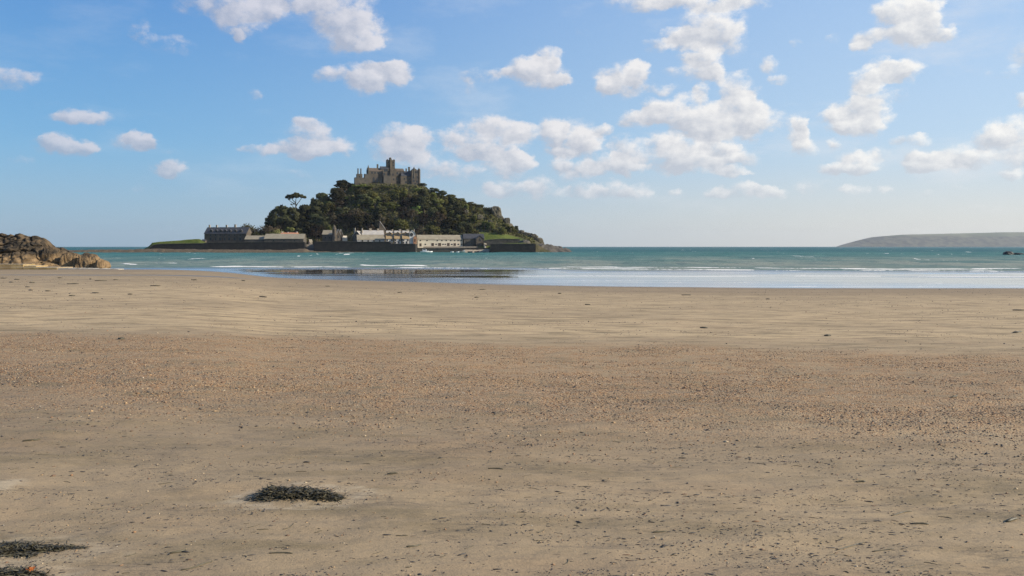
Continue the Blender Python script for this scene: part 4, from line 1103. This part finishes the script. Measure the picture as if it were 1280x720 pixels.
# ------------------------------------------------------------------ seaweed, pebbles
m, t = mat('seaweed'); p = pos(t)
c = t.mix(t.n('NewGeometry').outputs['Random Per Island'], (.028, .024, .013), (.115, .098, .055))
c = t.mix(t.ramp(t.noise(p, 30, 3, .6), .55, .7), c, (.11, .10, .075))
b = t.n('BsdfPrincipled', {'Base Color': c, 'Roughness': .55, 'Specular IOR Level': .4}); t.out(b.outputs[0]); M['weed'] = m
m, t = mat('orange_weed'); b = t.n('BsdfPrincipled', {'Base Color': (.38, .11, .02, 1), 'Roughness': .6}); t.out(b.outputs[0]); M['orange_weed'] = m
m, t = mat('pebble'); 
c = t.mix(t.ramp(t.noise(objc(t), 60, 3, .6), .4, .7), t.attr('Col', 'Color'), (.10, .085, .07))
c = t.mix(.75, c, t.attr('Col', 'Color'))
b = t.n('BsdfPrincipled', {'Base Color': c, 'Roughness': .7, 'Specular IOR Level': .35}); t.out(b.outputs[0]); M['pebble'] = m

def ribbons(n, fx, fy, fz, ln, wd, seed, curl=1.5, lift=.22):
    """n curved flat fronds; returns verts, faces"""
    g = np.random.default_rng(seed); V = []; Fc = []
    for i in range(n):
        x, y = fx(g), fy(g)
        z = fz(x, y, g); th = g.normal(0, .5) + (math.pi if g.random() < .5 else 0); l = ln * g.uniform(.4, 1.3); w = wd * g.uniform(.5, 1.3)
        k = 6; el = g.normal(.05, lift); cu = g.normal(0, curl) / k; dp = g.uniform(.1, .5) / k
        b0 = len(V)
        for j in range(k):
            tw = w * (1 - .6 * (j / (k - 1)) ** 2)
            nx, ny = -math.sin(th), math.cos(th); rl = .6 * math.sin(j * 1.3 + i)
            V.append((x + nx * tw, y + ny * tw, z + tw * rl)); V.append((x - nx * tw, y - ny * tw, z - tw * rl + .001))
            st = l / k; x += math.cos(th) * math.cos(el) * st; y += math.sin(th) * math.cos(el) * st; z += math.sin(el) * st
            th += cu; el -= dp
            z = max(z, fz(x, y, None) + .002)
        for j in range(k - 1): Fc.append((b0 + 2 * j, b0 + 2 * j + 1, b0 + 2 * j + 3, b0 + 2 * j + 2))
    return V, Fc
def weed_heap(name, c, blobs, n, label, seed, ln=.085, wd=.0038):
    """matted heap; blobs are (dx, dy, rx, ry, height)"""
    e = empty(name, c, 0, label, 'seaweed')
    B = np.array(blobs); ls = LocalSand(c.x, c.y, .55)
    def hump(x, y):
        q = ((x - B[:, 0]) / B[:, 2]) ** 2 + ((y - B[:, 1]) / B[:, 3]) ** 2
        return float(np.max(B[:, 4] * np.clip(1 - q, 0, 1) ** .55))
    def fz(x, y, g):
        gz = ls(c.x + x, c.y + y) - c.z
        return gz + hump(x, y) * (g.uniform(.3, 1.05) if g is not None else .2)
    w_ = B[:, 2] * B[:, 3]; w_ = w_ / w_.sum()
    def rad(g):
        k = g.choice(len(B), p=w_); a = g.uniform(0, 2 * math.pi); r_ = g.uniform(0, 1) ** .5 * g.choice([.9, 1.0, 1.25], p=[.5, .38, .12])
        fz.p = (B[k, 0] + r_ * math.cos(a) * B[k, 2], B[k, 1] + r_ * math.sin(a) * B[k, 3]); return fz.p[0]
    V, Fc = ribbons(n, rad, lambda g: fz.p[1], fz, ln, wd, seed)
    link('frond_tangle', mesh_arrays('fronds', V, Fc), M['weed'], e)
    V = []; Fq = []; nr, nc = 8, 26
    for bi, (dx, dy, rx, ry, hh) in enumerate(blobs):
        i0 = len(V)
        for i in range(nr):
            for j in range(nc):
                a = 2 * math.pi * j / nc; r_ = i / (nr - 1) * (.75 + .3 * float(vnoise(np.array(math.cos(a) * 2 + seed + bi), np.array(math.sin(a) * 2))))
                x, y = dx + r_ * rx * math.cos(a), dy + r_ * ry * math.sin(a)
                V.append((x, y, ls(c.x + x, c.y + y) - c.z - .004 + hump(x, y) * .8 * (.7 + .5 * random.random())))
        Fq += [(i0 + i * nc + j, i0 + i * nc + (j + 1) % nc, i0 + (i + 1) * nc + (j + 1) % nc, i0 + (i + 1) * nc + j) for i in range(nr - 1) for j in range(nc)]
    link('matted_core', mesh_arrays('core', V, Fq), M['weed'], e)
    return e
c = sand_at(375, 619)
weed_heap('seaweed_heap', c, [(-.20, .02, .10, .10, .054), (-.10, 0, .11, .11, .046), (.01, .01, .13, .11, .046), (.13, -.01, .12, .08, .040), (.23, -.03, .09, .05, .018), (-.25, -.05, .07, .06, .025)], 1300,
          'dark mound of dried seaweed lying alone in a hollow of the sand', 21, .075, .0048)
c = sand_at(28, 688)
weed_heap('seaweed_heap', c, [(-.14, .0, .13, .09, .030), (.0, .015, .12, .07, .026), (.12, .03, .10, .05, .016), (-.03, -.07, .16, .03, .012)], 900, 'flat dark patch of seaweed trailing out across the sand, above the corner heap', 22, .075, .0035)
c = sand_at(76, 686); weed_heap('seaweed_scrap', c, [(-.05, 0, .05, .03, .010), (.04, .02, .05, .03, .012), (.11, .02, .03, .02, .006)], 130, 'thin scatter of seaweed shreds at the tail of the flat seaweed patch', 24, .05, .003)
c = sand_at(10, 720); e = weed_heap('seaweed_heap', c, [(-.10, 0, .12, .08, .03), (.05, .02, .07, .05, .03), (.14, .0, .05, .05, .018)], 700, 'dark seaweed heap in the corner with an orange scrap on it', 23, .075, .0035)
k = MB(); q = sand_at(38, 718) - c
for i in range(9):
    a = random.uniform(0, 6.28); p0 = Vector((q.x + random.uniform(-.012, .012), q.y + random.uniform(-.015, .015), q.z + .024)); l = Vector((math.cos(a), math.sin(a), .5)) * .018; w_ = Vector((-math.sin(a), math.cos(a), .3)) * .008
    k.quad(p0 - w_, p0 + w_, p0 + l + w_ * .6, p0 + l - w_ * .6)
o = k.build('orange_scrap', M['orange_weed'], e); o['label'] = 'bright orange scrap of weed'

# single strands and torn pieces of weed
def strand(px, py, lpx, label, group, seed, thick=.006, curl=.5, name='seaweed_strand'):
    c = sand_at(px, py); g = random.Random(seed); L = lpx / F * c.y
    e_pts = []; th = g.uniform(-.25, .25) + (0.25 if c.y < 12 else 0); x = y = 0.0; k = 8; cu = g.uniform(-curl, curl) / k
    rad_ = []
    for j in range(k):
        z = float(sand_z(c.x + x, c.y + y)) - c.z + thick * .5
        e_pts.append((x, y, z)); rad_.append(thick * (.45 + .55 * math.sin(math.pi * (j + .8) / (k + .6))) * g.uniform(.8, 1.2))
        x += math.cos(th) * L / k; y += math.sin(th) * L / k * 1.2; th += cu + g.uniform(-.12, .12)
    b_ = MB().tube(e_pts, rad_, 5)
    o = b_.build(name, M['weed'], None, True); o.location = c; tag(o, label, 'seaweed', group); return o
special = [(1258, 653, 20, .012, 'thick curled black weed piece, the largest single scrap on the near sand'), (1114, 645, 40, .006, 'long dark tapering weed strand with a thick end on the near sand'),
           (816, 666, 20, .007, 'short arched weed strand lying alone on smooth sand'), (1070, 603, 14, .009, 'stubby dark weed piece just below the shingle edge'), (1189, 497, 14, .014, 'dark weed lump standing out on the brown shingle'),
           (212, 692, 22, .007, 'thick dark weed strand between the flat seaweed patch and the driftwood strip'), (336, 692, 34, .006, 'long thin weed strand on the bare sand below the seaweed mound'),
           (226, 713, 44, .005, 'long broken black weed strip at the bottom of the beach'), (508, 684, 22, .007, 'slanting straight weed strand on the near sand'), (484, 593, 15, .009, 'small dark weed piece near the top of the smooth sand, past the mound'),
           (28, 552, 22, .010, 'thin weed strand lying on the shingle fringe far from any heap'), (610, 586, 22, .006, 'fine double weed strand on the sand between shingle and smooth beach'), (1140, 655, 24, .008, 'ragged weed strand just beyond the long tapering strand'),
           (1045, 688, 66, .0045, 'broken line of black weed fragments stretched along the near sand'), (1090, 690, 34, .004, 'continuation of the broken weed line, thinner and sandier')]
for i, (a_, b_, l_, th_, lab) in enumerate(special): strand(a_, b_, l_, lab, None, 1000 + i, th_)
gr = 'thin weed strands strewn over the near sand'
for i in range(120):
    py = 548 + 172 * random.random() ** .9; px = random.uniform(0, 1280)
    strand(px, py, random.uniform(6, 22), 'thin dark weed strand strewn over the near sand', gr, 2000 + i, random.uniform(.0014, .0032), 2.4)
gr = 'dark weed scraps on the far sand'
far_w = [(5, 348, 8), (22, 349.5, 8), (15, 353, 7), (40, 353.6, 6), (92, 355, 16), (126, 351, 15), (145, 350, 6), (35, 359, 6), (40, 363, 8), (60, 364, 6), (120, 366.5, 9), (195, 357.6, 14), (163, 368, 6), (90, 370, 7), (114, 349, 4), (75, 347.5, 5),
         (735, 381, 8), (596, 372, 6), (960, 374, 5), (331, 338.6, 9), (347, 338.8, 9), (604, 362, 9), (700, 367, 5), (859, 369, 14), (1190, 358, 4), (1273, 388, 14), (1275, 416, 16), (880, 410, 10), (1035, 420, 9), (152, 424, 8), (330, 371, 11), (243, 350, 8), (305, 351, 6), (410, 358, 6), (500, 366, 6)]
for i, (px, py, l_) in enumerate(far_w):
    c = sand_at(px, py); o = strand(px - l_ / 2, py, l_, 'dark scrap of weed lying on the far sand', gr, 3000 + i, .035 + .0006 * c.y, .4, 'seaweed_scrap')
    o.scale = (1, 1.5, .6)

# pebbles
ICO_V = []; ph = (1 + 5 ** .5) / 2
for a_ in (-1, 1):
    for b_ in (-ph, ph): ICO_V += [(a_, b_, 0), (0, a_, b_), (b_, 0, a_)]
ICO_V = np.array(ICO_V) / np.linalg.norm(ICO_V[0])
bm = bmesh.new()
for q in ICO_V: bm.verts.new(q)
hull = bmesh.ops.convex_hull(bm, input=bm.verts); bm.verts.index_update()
ICO_F = np.array([[v.index for v in f.verts] for f in bm.faces]); ICO_V = np.array([v.co for v in bm.verts]); bm.free()
OCT_V = np.array([(1, 0, 0), (-1, 0, 0), (0, 1, 0), (0, -1, 0), (0, 0, 1), (0, 0, -1)], float)
OCT_F = np.array([(0, 2, 4), (2, 1, 4), (1, 3, 4), (3, 0, 4), (2, 0, 5), (1, 2, 5), (3, 1, 5), (0, 3, 5)])
PAL = np.array([(.055, .05, .045), (.09, .08, .07), (.17, .10, .058), (.28, .158, .078), (.38, .25, .13), (.42, .32, .20), (.46, .38, .28), (.11, .085, .065)])
def pebble_mesh(name, P, rad, bv, bf, g, pal_p, spread=9.):
    n = len(P); k = len(bv)
    th = g.normal(.12, spread, n); ax = np.stack([g.uniform(.8, 1.5, n), g.uniform(.6, 1.0, n), g.uniform(.35, .75, n)], 1)
    V = bv[None] * (1 + g.normal(0, .14, (n, k, 1))) * ax[:, None, :]
    c_, s_ = np.cos(th)[:, None], np.sin(th)[:, None]
    V = np.stack([V[..., 0] * c_ - V[..., 1] * s_, V[..., 0] * s_ + V[..., 1] * c_, V[..., 2]], -1) * rad[:, None, None] + P[:, None, :]
    V[..., 2] += rad[:, None] * .18
    Fq = (bf[None] + (np.arange(n) * k)[:, None, None]).reshape(-1, 3)
    me = mesh_arrays(name, V.reshape(-1, 3), Fq)
    cc = PAL[g.choice(len(PAL), n, p=pal_p)] * g.uniform(.8, 1.2, (n, 1))
    vcol(me, 'Col', np.repeat(cc, k, axis=0)); return me
g = np.random.default_rng(99)
# shingle band: nobody could count it
n = 150000
u = g.uniform(0, 1, n); yy = 5 + (21 - 5) * u ** .8; xx_ = g.uniform(-.68, .68, n) * yy
dens = shingle_mask(xx_, yy) * sst(.36, .62, fbm(xx_ * 1.1, yy * 1.6, 4, 88)) + .02
k_ = g.uniform(0, 1, n) < dens * .62
xx_, yy = xx_[k_], yy[k_]; P = np.stack([xx_, yy, sand_z(xx_, yy)], 1)
nd_ = 90000
yd_ = 6.5 + 9 * g.uniform(0, 1, nd_); xd_ = g.uniform(-.68, .68, nd_) * yd_
s_ = xd_ / yd_
dd_ = sst(.38, .66, fbm(xd_ * .9 + 3, yd_ * 2.2, 4, 89)) * np.exp(-((yd_ - 10.2 + 2.2 * s_) / 2.1) ** 2) * (.30 + .55 * sst(-.5, .5, s_))
kd_ = g.uniform(0, 1, nd_) < dd_
PD = np.stack([xd_[kd_], yd_[kd_], sand_z(xd_[kd_], yd_[kd_])], 1)
md = pebble_mesh('dark_grit', PD, g.gamma(2.4, .0016, len(PD)) + .0022, OCT_V, OCT_F, g, [.46, .30, .12, .04, .02, .01, .0, .05])
tag(link('dark_shingle', md, M['pebble']), kind='stuff')
me = pebble_mesh('shingle', P, g.gamma(4, .0016, len(P)) + .0025, OCT_V, OCT_F, g, [.13, .13, .18, .24, .17, .08, .012, .058])
o = link('shingle', me, M['pebble']); tag(o, kind='stuff')
# grit and weed crumbs on the near sand, in drifts
n = 90000
yy = 3.8 + 9 * g.uniform(0, 1, n) ** 1.3; xx_ = g.uniform(-.68, .68, n) * yy
dens = sst(.52, .70, fbm(xx_ * 1.5, yy * 3.2, 4, 98)) * .5 + .035
k_ = g.uniform(0, 1, n) < dens
xx_, yy = xx_[k_], yy[k_]; P = np.stack([xx_, yy, sand_z(xx_, yy)], 1)
me = pebble_mesh('grit', P, g.gamma(2.2, .0011, len(P)) + .0013, ICO_V, ICO_F, g, [.38, .26, .11, .06, .06, .04, .012, .078])
o = link('gravel', me, M['pebble']); tag(o, kind='stuff')
# torn shreds of weed lying in drifts on the near sand
n = 42000
yy = 3.9 + 8 * g.uniform(0, 1, n) ** 1.4; xx_ = g.uniform(-.68, .68, n) * yy
dens = sst(.50, .68, fbm(xx_ * 1.1 + 9, yy * 3.0 + xx_ * .5, 4, 298)) * (.22 + .22 * sst(-.3, .5, xx_ / yy)) + .025
k_ = g.uniform(0, 1, n) < dens
xx_, yy = xx_[k_], yy[k_]; P = np.stack([xx_, yy, sand_z(xx_, yy)], 1)
me = pebble_mesh('shreds', P, g.gamma(2.2, .0016, len(P)) + .0022, ICO_V * np.array([1.7, .55, .5]), ICO_F, g, [.62, .28, .06, .02, .01, .0, .0, .01], .35)
o = link('weed_litter', me, M['pebble']); tag(o, kind='stuff')
# crumbs of weed and stone over the far sand, in drift lines
n = 60000
yy = 17 + 75 * g.uniform(0, 1, n) ** 1.5; xx_ = g.uniform(-.68, .68, n) * yy
dens = sst(.54, .70, fbm(xx_ * .16, yy * .55, 4, 198)) * .55 + .035
k_ = (g.uniform(0, 1, n) < dens) & (sand_z(xx_, yy) > .12)
xx_, yy = xx_[k_], yy[k_]; P = np.stack([xx_, yy, sand_z(xx_, yy)], 1)
me = pebble_mesh('drift', P, (g.gamma(2.0, .0036, len(P)) + .004) * (.6 + yy / 60), OCT_V, OCT_F, g, [.40, .25, .10, .07, .05, .03, .02, .08])
o = link('debris', me, M['pebble']); tag(o, kind='stuff')
# single pebbles one can pick out
prot = []
for j, (cl, lab, grp) in enumerate((((.05, .046, .042), 'small dark pebble lying loose on the near sand', 'dark pebbles on the near sand'), ((.15, .11, .08), 'small brown pebble lying loose on the near sand', 'brown pebbles on the near sand'),
                                    ((.46, .40, .32), 'small pale shell chip lying loose on the near sand', 'pale shell chips on the near sand'))):
    for q in range(3):
        bm = bmesh.new(); bmesh.ops.create_icosphere(bm, subdivisions=2, radius=1)
        for v in bm.verts: v.co *= 1 + .9 * (float(vnoise(np.array(v.co.x * 1.6 + q * 7 + j), np.array(v.co.y * 1.6 + v.co.z * 1.2))) - .5)
        for v in bm.verts: v.co.z *= .45; v.co.y *= .65
        me = bpy.data.meshes.new('pebble'); bm.to_mesh(me); bm.free()
        for pl in me.polygons: pl.use_smooth = True
        vcol(me, 'Col', np.tile(np.array(cl), (len(me.vertices), 1))); me.materials.append(M['pebble']); prot.append((me, lab, grp, j))
for i in range(190):
    py = 575 + 145 * random.random() ** .7; px = random.uniform(0, 1280); c = sand_at(px, py)
    me, lab, grp, j = random.choice(prot[:3] * 7 + prot[3:6] * 3 + prot[6:7])
    o = bpy.data.objects.new(('pebble', 'pebble', 'shell_chip')[j], me); col.objects.link(o)
    r_ = random.uniform(.0035, .0075) * (1.5 if random.random() < .12 else 1) * (.7 if j == 2 else 1); o.scale = (r_, r_, r_); o.rotation_euler = (random.uniform(-.2, .2), random.uniform(-.2, .2), random.uniform(0, 6.28))
    o.location = (c.x, c.y, c.z + r_ * .3); tag(o, lab, ('pebble', 'pebble', 'shell')[j], grp)

# ------------------------------------------------------------------ haze
k = MB(); k.box(-13500, 13500, -160, 10920, -3, 186)
m = bpy.data.materials.new('haze_air'); m.use_nodes = True; t = NT(m.node_tree)
v = t.n('VolumePrincipled', {'Color': (.86, .925, 1, 1), 'Density': 3.4e-5, 'Anisotropy': .3})
oo = t.n('OutputMaterial'); t.nt.links.new(v.outputs[0], oo.inputs['Volume'])
o = k.build('haze', m); tag(o, kind='stuff')

# ------------------------------------------------------------------ sky with clouds
CL = '''285 5 60 18|300 25 28 18|298 45 9 9|335 12 26 14|425 12 46 28|437 40 40 22|450 52 25 12|372 3 40 9|172 38 10 12 .5|213 55 24 10 .55|185 48 14 8 .4
470 95 38 15|455 104 22 13|415 92 22 10|497 90 20 12|482 83 20 8|320 118 9 6 .5|385 165 25 14|378 185 48 10|325 187 22 7|420 183 25 9|390 190 20 8|380 152 14 8|372 217 16 6 .4
167 177 20 11|182 179 12 8|164 170 9 8|212 209 14 9|214 215 22 6|100 145 25 11|125 148 18 7|84 147 20 6 .6|85 185 40 9|72 180 20 10|105 183 18 10|5 97 28 12 .75|35 98 14 7 .4|175 232 14 5 .3|210 188 18 5 .3|25 198 14 4 .35
500 170 30 13|515 185 26 16|490 188 26 13|555 172 20 8 .7|530 206 32 14 .75|565 216 22 12 .7|522 170 16 12|595 215 14 8 .6
675 90 30 18|655 86 26 12|687 74 16 13|692 100 16 8|600 95 26 8 .55|588 106 8 9 .5|625 90 16 8 .6
610 175 46 22|595 190 36 12|650 165 20 12|620 157 26 11|635 205 27 15|650 200 16 10|640 236 32 10|672 233 18 13|616 237 16 9|700 240 12 6 .5
712 172 38 20|690 164 16 16|735 180 20 16|756 161 14 8|700 191 20 7|700 206 14 10|780 100 34 19|798 92 16 13|757 108 16 10|829 110 18 6 .55|727 41 12 5 .5
810 3 50 10|870 2 50 9|930 3 36 8|890 30 38 22|905 45 26 19|865 48 26 12|825 57 19 8|840 44 16 10|880 85 26 17|895 92 16 9|876 68 22 12|845 88 14 6 .5
850 140 46 18|800 148 25 10|825 138 26 14|880 155 40 18|920 145 40 20|922 110 23 17|875 117 10 11|950 150 28 16|890 165 32 12|940 165 16 12|925 128 24 14
995 165 14 20|1003 186 15 10|998 155 9 10|963 80 11 9 .65|972 97 11 6 .8|932 88 6 4 .4|992 53 8 5 .4
830 178 22 14|835 200 36 14|875 190 46 17|870 207 36 10|905 205 22 10|915 217 22 5|900 185 20 9|785 188 22 18|765 206 30 13|730 212 26 11|785 211 22 8|710 222 12 7 .5
732 238 20 9|765 237 26 9|793 239 19 9|933 201 18 9|848 240 8 5 .6|925 238 36 8|890 240 14 6 .7|955 238 20 6 .7
1135 22 42 26|1150 40 36 16|1120 10 32 14|1090 46 22 10|1075 58 12 7|1177 44 19 8|1165 15 20 16|1195 30 6 4 .4|1042 48 10 5 .45
1110 88 26 14|1130 86 22 14|1085 100 26 13|1085 120 26 20|1070 140 36 13|1040 145 19 8 .75|1095 150 21 14|1080 160 26 12|1124 120 9 9 .55|1058 159 22 9
1045 210 24 8|1075 205 22 14|1060 213 32 6|1095 192 14 8 .6|1140 175 22 7|1062 196 14 7 .6|1045 183 10 6
1265 165 32 20|1240 172 24 17|1195 195 26 14|1160 202 32 12|1145 195 18 10|1225 200 26 11|1272 195 26 13|1150 210 24 6|1265 215 19 6|1175 205 30 10
975 240 15 6 .7|1015 232 24 8 .5|1065 238 22 6 .55|1105 239 11 5 .45|1158 240 9 4 .5|1205 234 17 4 .35|1240 261 54 6 .3|1255 89 30 6 .45|1279 125 9 9 .55
1330 60 60 25|1350 190 60 25|1400 120 60 30|520 -40 90 20|1080 -50 70 30|200 -60 60 25|860 -40 80 22'''
lobes = []
for tok in CL.replace('\n', '|').split('|'):
    q = [float(w) for w in tok.split()]; cx_, cy_, rx, ry = q[:4]; w = q[4] if len(q) > 4 else 1.0
    sx = (cx_ - 640) / F; az = math.atan(sx); el = math.atan((HZ - cy_) / F * math.cos(az))
    lobes.append((az, el, rx * 1.30 / F * math.cos(az) ** 2, ry * 1.34 / F * math.cos(az), w))
# scattered clouds over the rest of the sky
for i in range(46):
    az = random.uniform(-math.pi, math.pi)
    if abs(az) < .75: continue
    el = random.uniform(.06, .45); s_ = random.uniform(.03, .08)
    for j in range(3): lobes.append((az + random.uniform(-s_, s_), el + random.uniform(-s_, s_) * .25, s_ * random.uniform(.6, 1.1), s_ * .45, 1.0))

wd = bpy.data.worlds.new('World'); scene.world = wd; wd.use_nodes = True
t = NT(wd.node_tree)
sky = t.n('TexSky', sky_type='NISHITA', sun_disc=False, sun_elevation=SUN_EL, sun_rotation=SUN_AZ, altitude=0, air_density=1.0, dust_density=1.2, ozone_density=1.6)
dirv = t.n('TexCoord').outputs['Generated']
sp = t.n('SeparateXYZ', {0: dirv})
az_ = t.math('ARCTAN2', sp.outputs[0], sp.outputs[1]); el_ = t.math('ARCSINE', sp.outputs[2])
SKYK = .10
sunside = t.n('MapRange', {0: az_, 1: -.56, 2: .56, 3: 0., 4: 1.}, interpolation_type='SMOOTHSTEP').outputs[0]
EXK = 10 / 2 ** EXPO
sk = lambda r, g_, b_: tuple(EXK * ((c / 255 + .055) / 1.055) ** 2.4 for c in (r, g_, b_))
c_h = t.mix(sunside, sk(150, 182, 206), sk(226, 224, 218))
c_m = t.mix(sunside, sk(110, 172, 219), sk(190, 216, 240))
c_t = t.mix(sunside, sk(78, 142, 211), sk(166, 200, 241))
c_z = sk(50, 95, 165)
gr_ = t.mix(t.ramp(el_, -.01, .13), c_h, c_m)
gr_ = t.mix(t.n('MapRange', {0: el_, 1: .10, 2: .29, 3: 0., 4: 1.}).outputs[0], gr_, c_t)
gr_ = t.mix(t.ramp(el_, .25, 1.2), gr_, c_z)
skyc = t.mix(.84, sky.outputs[0], gr_)
veil = t.noise(t.vmath('MULTIPLY', t.n('CombineXYZ', {0: az_, 1: el_}).outputs[0], (5, 15, 1)), 1.0, 6, .62, 'Fac', '2D')
veil = t.math('MULTIPLY', t.ramp(veil, .50, .78), t.math('MULTIPLY_ADD', sunside, .26, .10))
skyc = t.mix(t.math('MULTIPLY', veil, t.ramp(el_, .01, .08)), skyc, sk(236, 236, 238))
uv = t.n('CombineXYZ', {0: az_, 1: el_}).outputs[0]
# shared noise
uvn = t.vmath('MULTIPLY', uv, (1, 1.35, 1))
nA = t.noise(uvn, 26, 6, .60, 'Color', '2D')
warp = t.vmath('MULTIPLY', t.vmath('SUBTRACT', nA, (.5, .5, .5)), (.034, .022, 0))
uvw = t.vmath('ADD', uv, warp)
nB = t.noise(uvn, 40, 8, .63, 'Fac', '2D')
nC = t.noise(t.vmath('ADD', uvn, (-.0085, -.0115, 0)), 40, 8, .60, 'Fac', '2D')
emb = t.math('MULTIPLY', t.math('SUBTRACT', nB, nC), 1.25)
hi_c = t.mix(sunside, sk(222, 218, 225), sk(253, 251, 247))
lo_c = t.mix(sunside, sk(172, 178, 196), sk(203, 207, 215))
low_fade = t.ramp(el_, .0, .12)

def group_tree(name, ins, outs):
    g = bpy.data.node_groups.new(name, 'ShaderNodeTree')
    for n_, ty in ins: g.interface.new_socket(n_, in_out='INPUT', socket_type='NodeSocket' + ty)
    for n_, ty in outs: g.interface.new_socket(n_, in_out='OUTPUT', socket_type='NodeSocket' + ty)
    q = NT(g); return g, q, g.nodes.new('NodeGroupInput'), g.nodes.new('NodeGroupOutput')
LG, lq, gi, go = group_tree('cloud_lobe', [('uv', 'Vector'), ('scale', 'Vector'), ('off', 'Vector'), ('w', 'Float'), ('F', 'Float'), ('S', 'Float')], [('F', 'Float'), ('S', 'Float')])
q = lq.vmath('MULTIPLY_ADD', gi.outputs['uv'], gi.outputs['scale'], gi.outputs['off'])
d2 = lq.vmath('DOT_PRODUCT', q, q)
f = lq.math('MULTIPLY', gi.outputs['w'], lq.math('SUBTRACT', 1.0, d2, clamp=True))
LG.links.new(lq.math('ADD', f, gi.outputs['F']), go.inputs['F'])
LG.links.new(lq.math('MULTIPLY_ADD', f, lq.vmath('DOT_PRODUCT', q, (.45, .80, 0)), gi.outputs['S']), go.inputs['S'])
SHARED = [('uvw', 'Vector', uvw), ('nB', 'Float', nB), ('emb', 'Float', emb), ('hi', 'Color', hi_c), ('lo', 'Color', lo_c), ('sky', 'Color', skyc), ('fade', 'Float', low_fade), ('op', 'Float', t.n('MapRange', {0: az_, 1: -.5, 2: .1, 3: .78, 4: 1.0}).outputs[0])]
def leaf(ls):
    if not ls:
        return t.n('Background', {0: skyc, 1: SKYK}).outputs[0]
    g, q, gi, go = group_tree('cloud_tile', [(n_, ty) for n_, ty, _ in SHARED], [('Shader', 'Shader')])
    F_ = S_ = None
    for (a, e_, rx, ry, w) in ls:
        nd = g.nodes.new('ShaderNodeGroup'); nd.node_tree = LG
        nd.inputs['scale'].default_value = (1 / rx, 1 / ry, 0); nd.inputs['off'].default_value = (-a / rx, -e_ / ry, 0); nd.inputs['w'].default_value = w
        g.links.new(gi.outputs['uvw'], nd.inputs['uv'])
        if F_ is not None: g.links.new(F_, nd.inputs['F']); g.links.new(S_, nd.inputs['S'])
        F_, S_ = nd.outputs['F'], nd.outputs['S']
    nB_ = gi.outputs['nB']
    dens = q.math('ADD', q.math('MINIMUM', F_, 1.3), q.math('MULTIPLY', q.ramp(F_, .0, .5), q.math('MULTIPLY', q.math('SUBTRACT', nB_, .50), 2.2)))
    alpha = q.ramp(dens, .0, 1.2)
    sh = q.math('DIVIDE', S_, q.math('ADD', F_, .15))
    thick = q.ramp(F_, .4, 1.6)
    lit = q.math('ADD', q.math('MULTIPLY_ADD', sh, 1.3, .60), gi.outputs['emb'])
    lit = q.math('SUBTRACT', lit, q.math('MULTIPLY', thick, .10), clamp=True)
    cc = q.mix(lit, gi.outputs['lo'], gi.outputs['hi'])
    alpha = q.math('MULTIPLY', alpha, q.math('MULTIPLY', q.math('MULTIPLY_ADD', gi.outputs['fade'], .54, .40), gi.outputs['op']))
    g.links.new(q.n('Background', {0: q.mix(alpha, gi.outputs['sky'], cc), 1: SKYK}).outputs[0], go.inputs[0])
    nd = t.nt.nodes.new('ShaderNodeGroup'); nd.node_tree = g
    for n_, ty, so_ in SHARED: t.nt.links.new(so_, nd.inputs[n_])
    return nd.outputs[0]
def split(ls, a0, a1, depth):
    pad = .03
    sub = [l for l in ls if l[0] + l[2] + pad > a0 and l[0] - l[2] - pad < a1]
    if depth == 0 or len(sub) <= 6: return leaf(sub)
    if a1 - a0 > 3: mid = (a0 + a1) / 2
    else:
        cs = sorted(l[0] for l in sub if a0 < l[0] < a1); mid = cs[len(cs) // 2] if len(cs) > 4 else (a0 + a1) / 2
    f = t.math('GREATER_THAN', az_, mid)
    A = split(sub, a0, mid, depth - 1); B = split(sub, mid, a1, depth - 1)
    return t.n('MixShader', {0: f, 1: A, 2: B}).outputs[0]
cl = split(lobes, -math.pi, math.pi, 6)
up = t.math('MULTIPLY', t.math('GREATER_THAN', el_, .0), t.math('LESS_THAN', el_, .60))
fin = t.n('MixShader', {0: up, 1: t.n('Background', {0: skyc, 1: SKYK}).outputs[0], 2: cl})
wo = t.n('OutputWorld'); t.nt.links.new(fin.outputs[0], wo.inputs['Surface'])
wd.cycles.sampling_method = 'MANUAL'; wd.cycles.sample_map_resolution = 512

# ------------------------------------------------------------------ sun, camera, render
sl = bpy.data.lights.new('sun', 'SUN'); sl.energy = 4.2; sl.angle = R(.5); sl.color = (1, .91, .77)
so = bpy.data.objects.new('sun', sl); col.objects.link(so)
dv = Vector((math.sin(SUN_AZ) * math.cos(SUN_EL), math.cos(SUN_AZ) * math.cos(SUN_EL), math.sin(SUN_EL)))
so.rotation_euler = dv.to_track_quat('Z', 'Y').to_euler(); so.location = (60, 0, 60)

cam = bpy.data.cameras.new('camera'); cam.sensor_width = 36; cam.lens = 30.0; cam.clip_end = 60000; cam.clip_start = .05
cam.shift_y = -(360 - HZ) / 1280
co = bpy.data.objects.new('camera', cam); col.objects.link(co); co.location = (0, 0, H); co.rotation_euler = (R(90), 0, 0)
scene.camera = co

scene.render.engine = 'CYCLES'
cy = scene.cycles
cy.use_denoising = True; cy.denoising_prefilter = 'NONE'; cy.denoiser = 'OPENIMAGEDENOISE'
cy.max_bounces = 5; cy.diffuse_bounces = 2; cy.glossy_bounces = 2; cy.transmission_bounces = 2; cy.volume_bounces = 0; cy.transparent_max_bounces = 4
cy.caustics_reflective = False; cy.caustics_refractive = False
cy.sample_clamp_indirect = 4
vs = scene.view_settings
vs.view_transform = 'Standard'; vs.look = 'None'; vs.exposure = EXPO; vs.gamma = 1; vs.use_curve_mapping = False
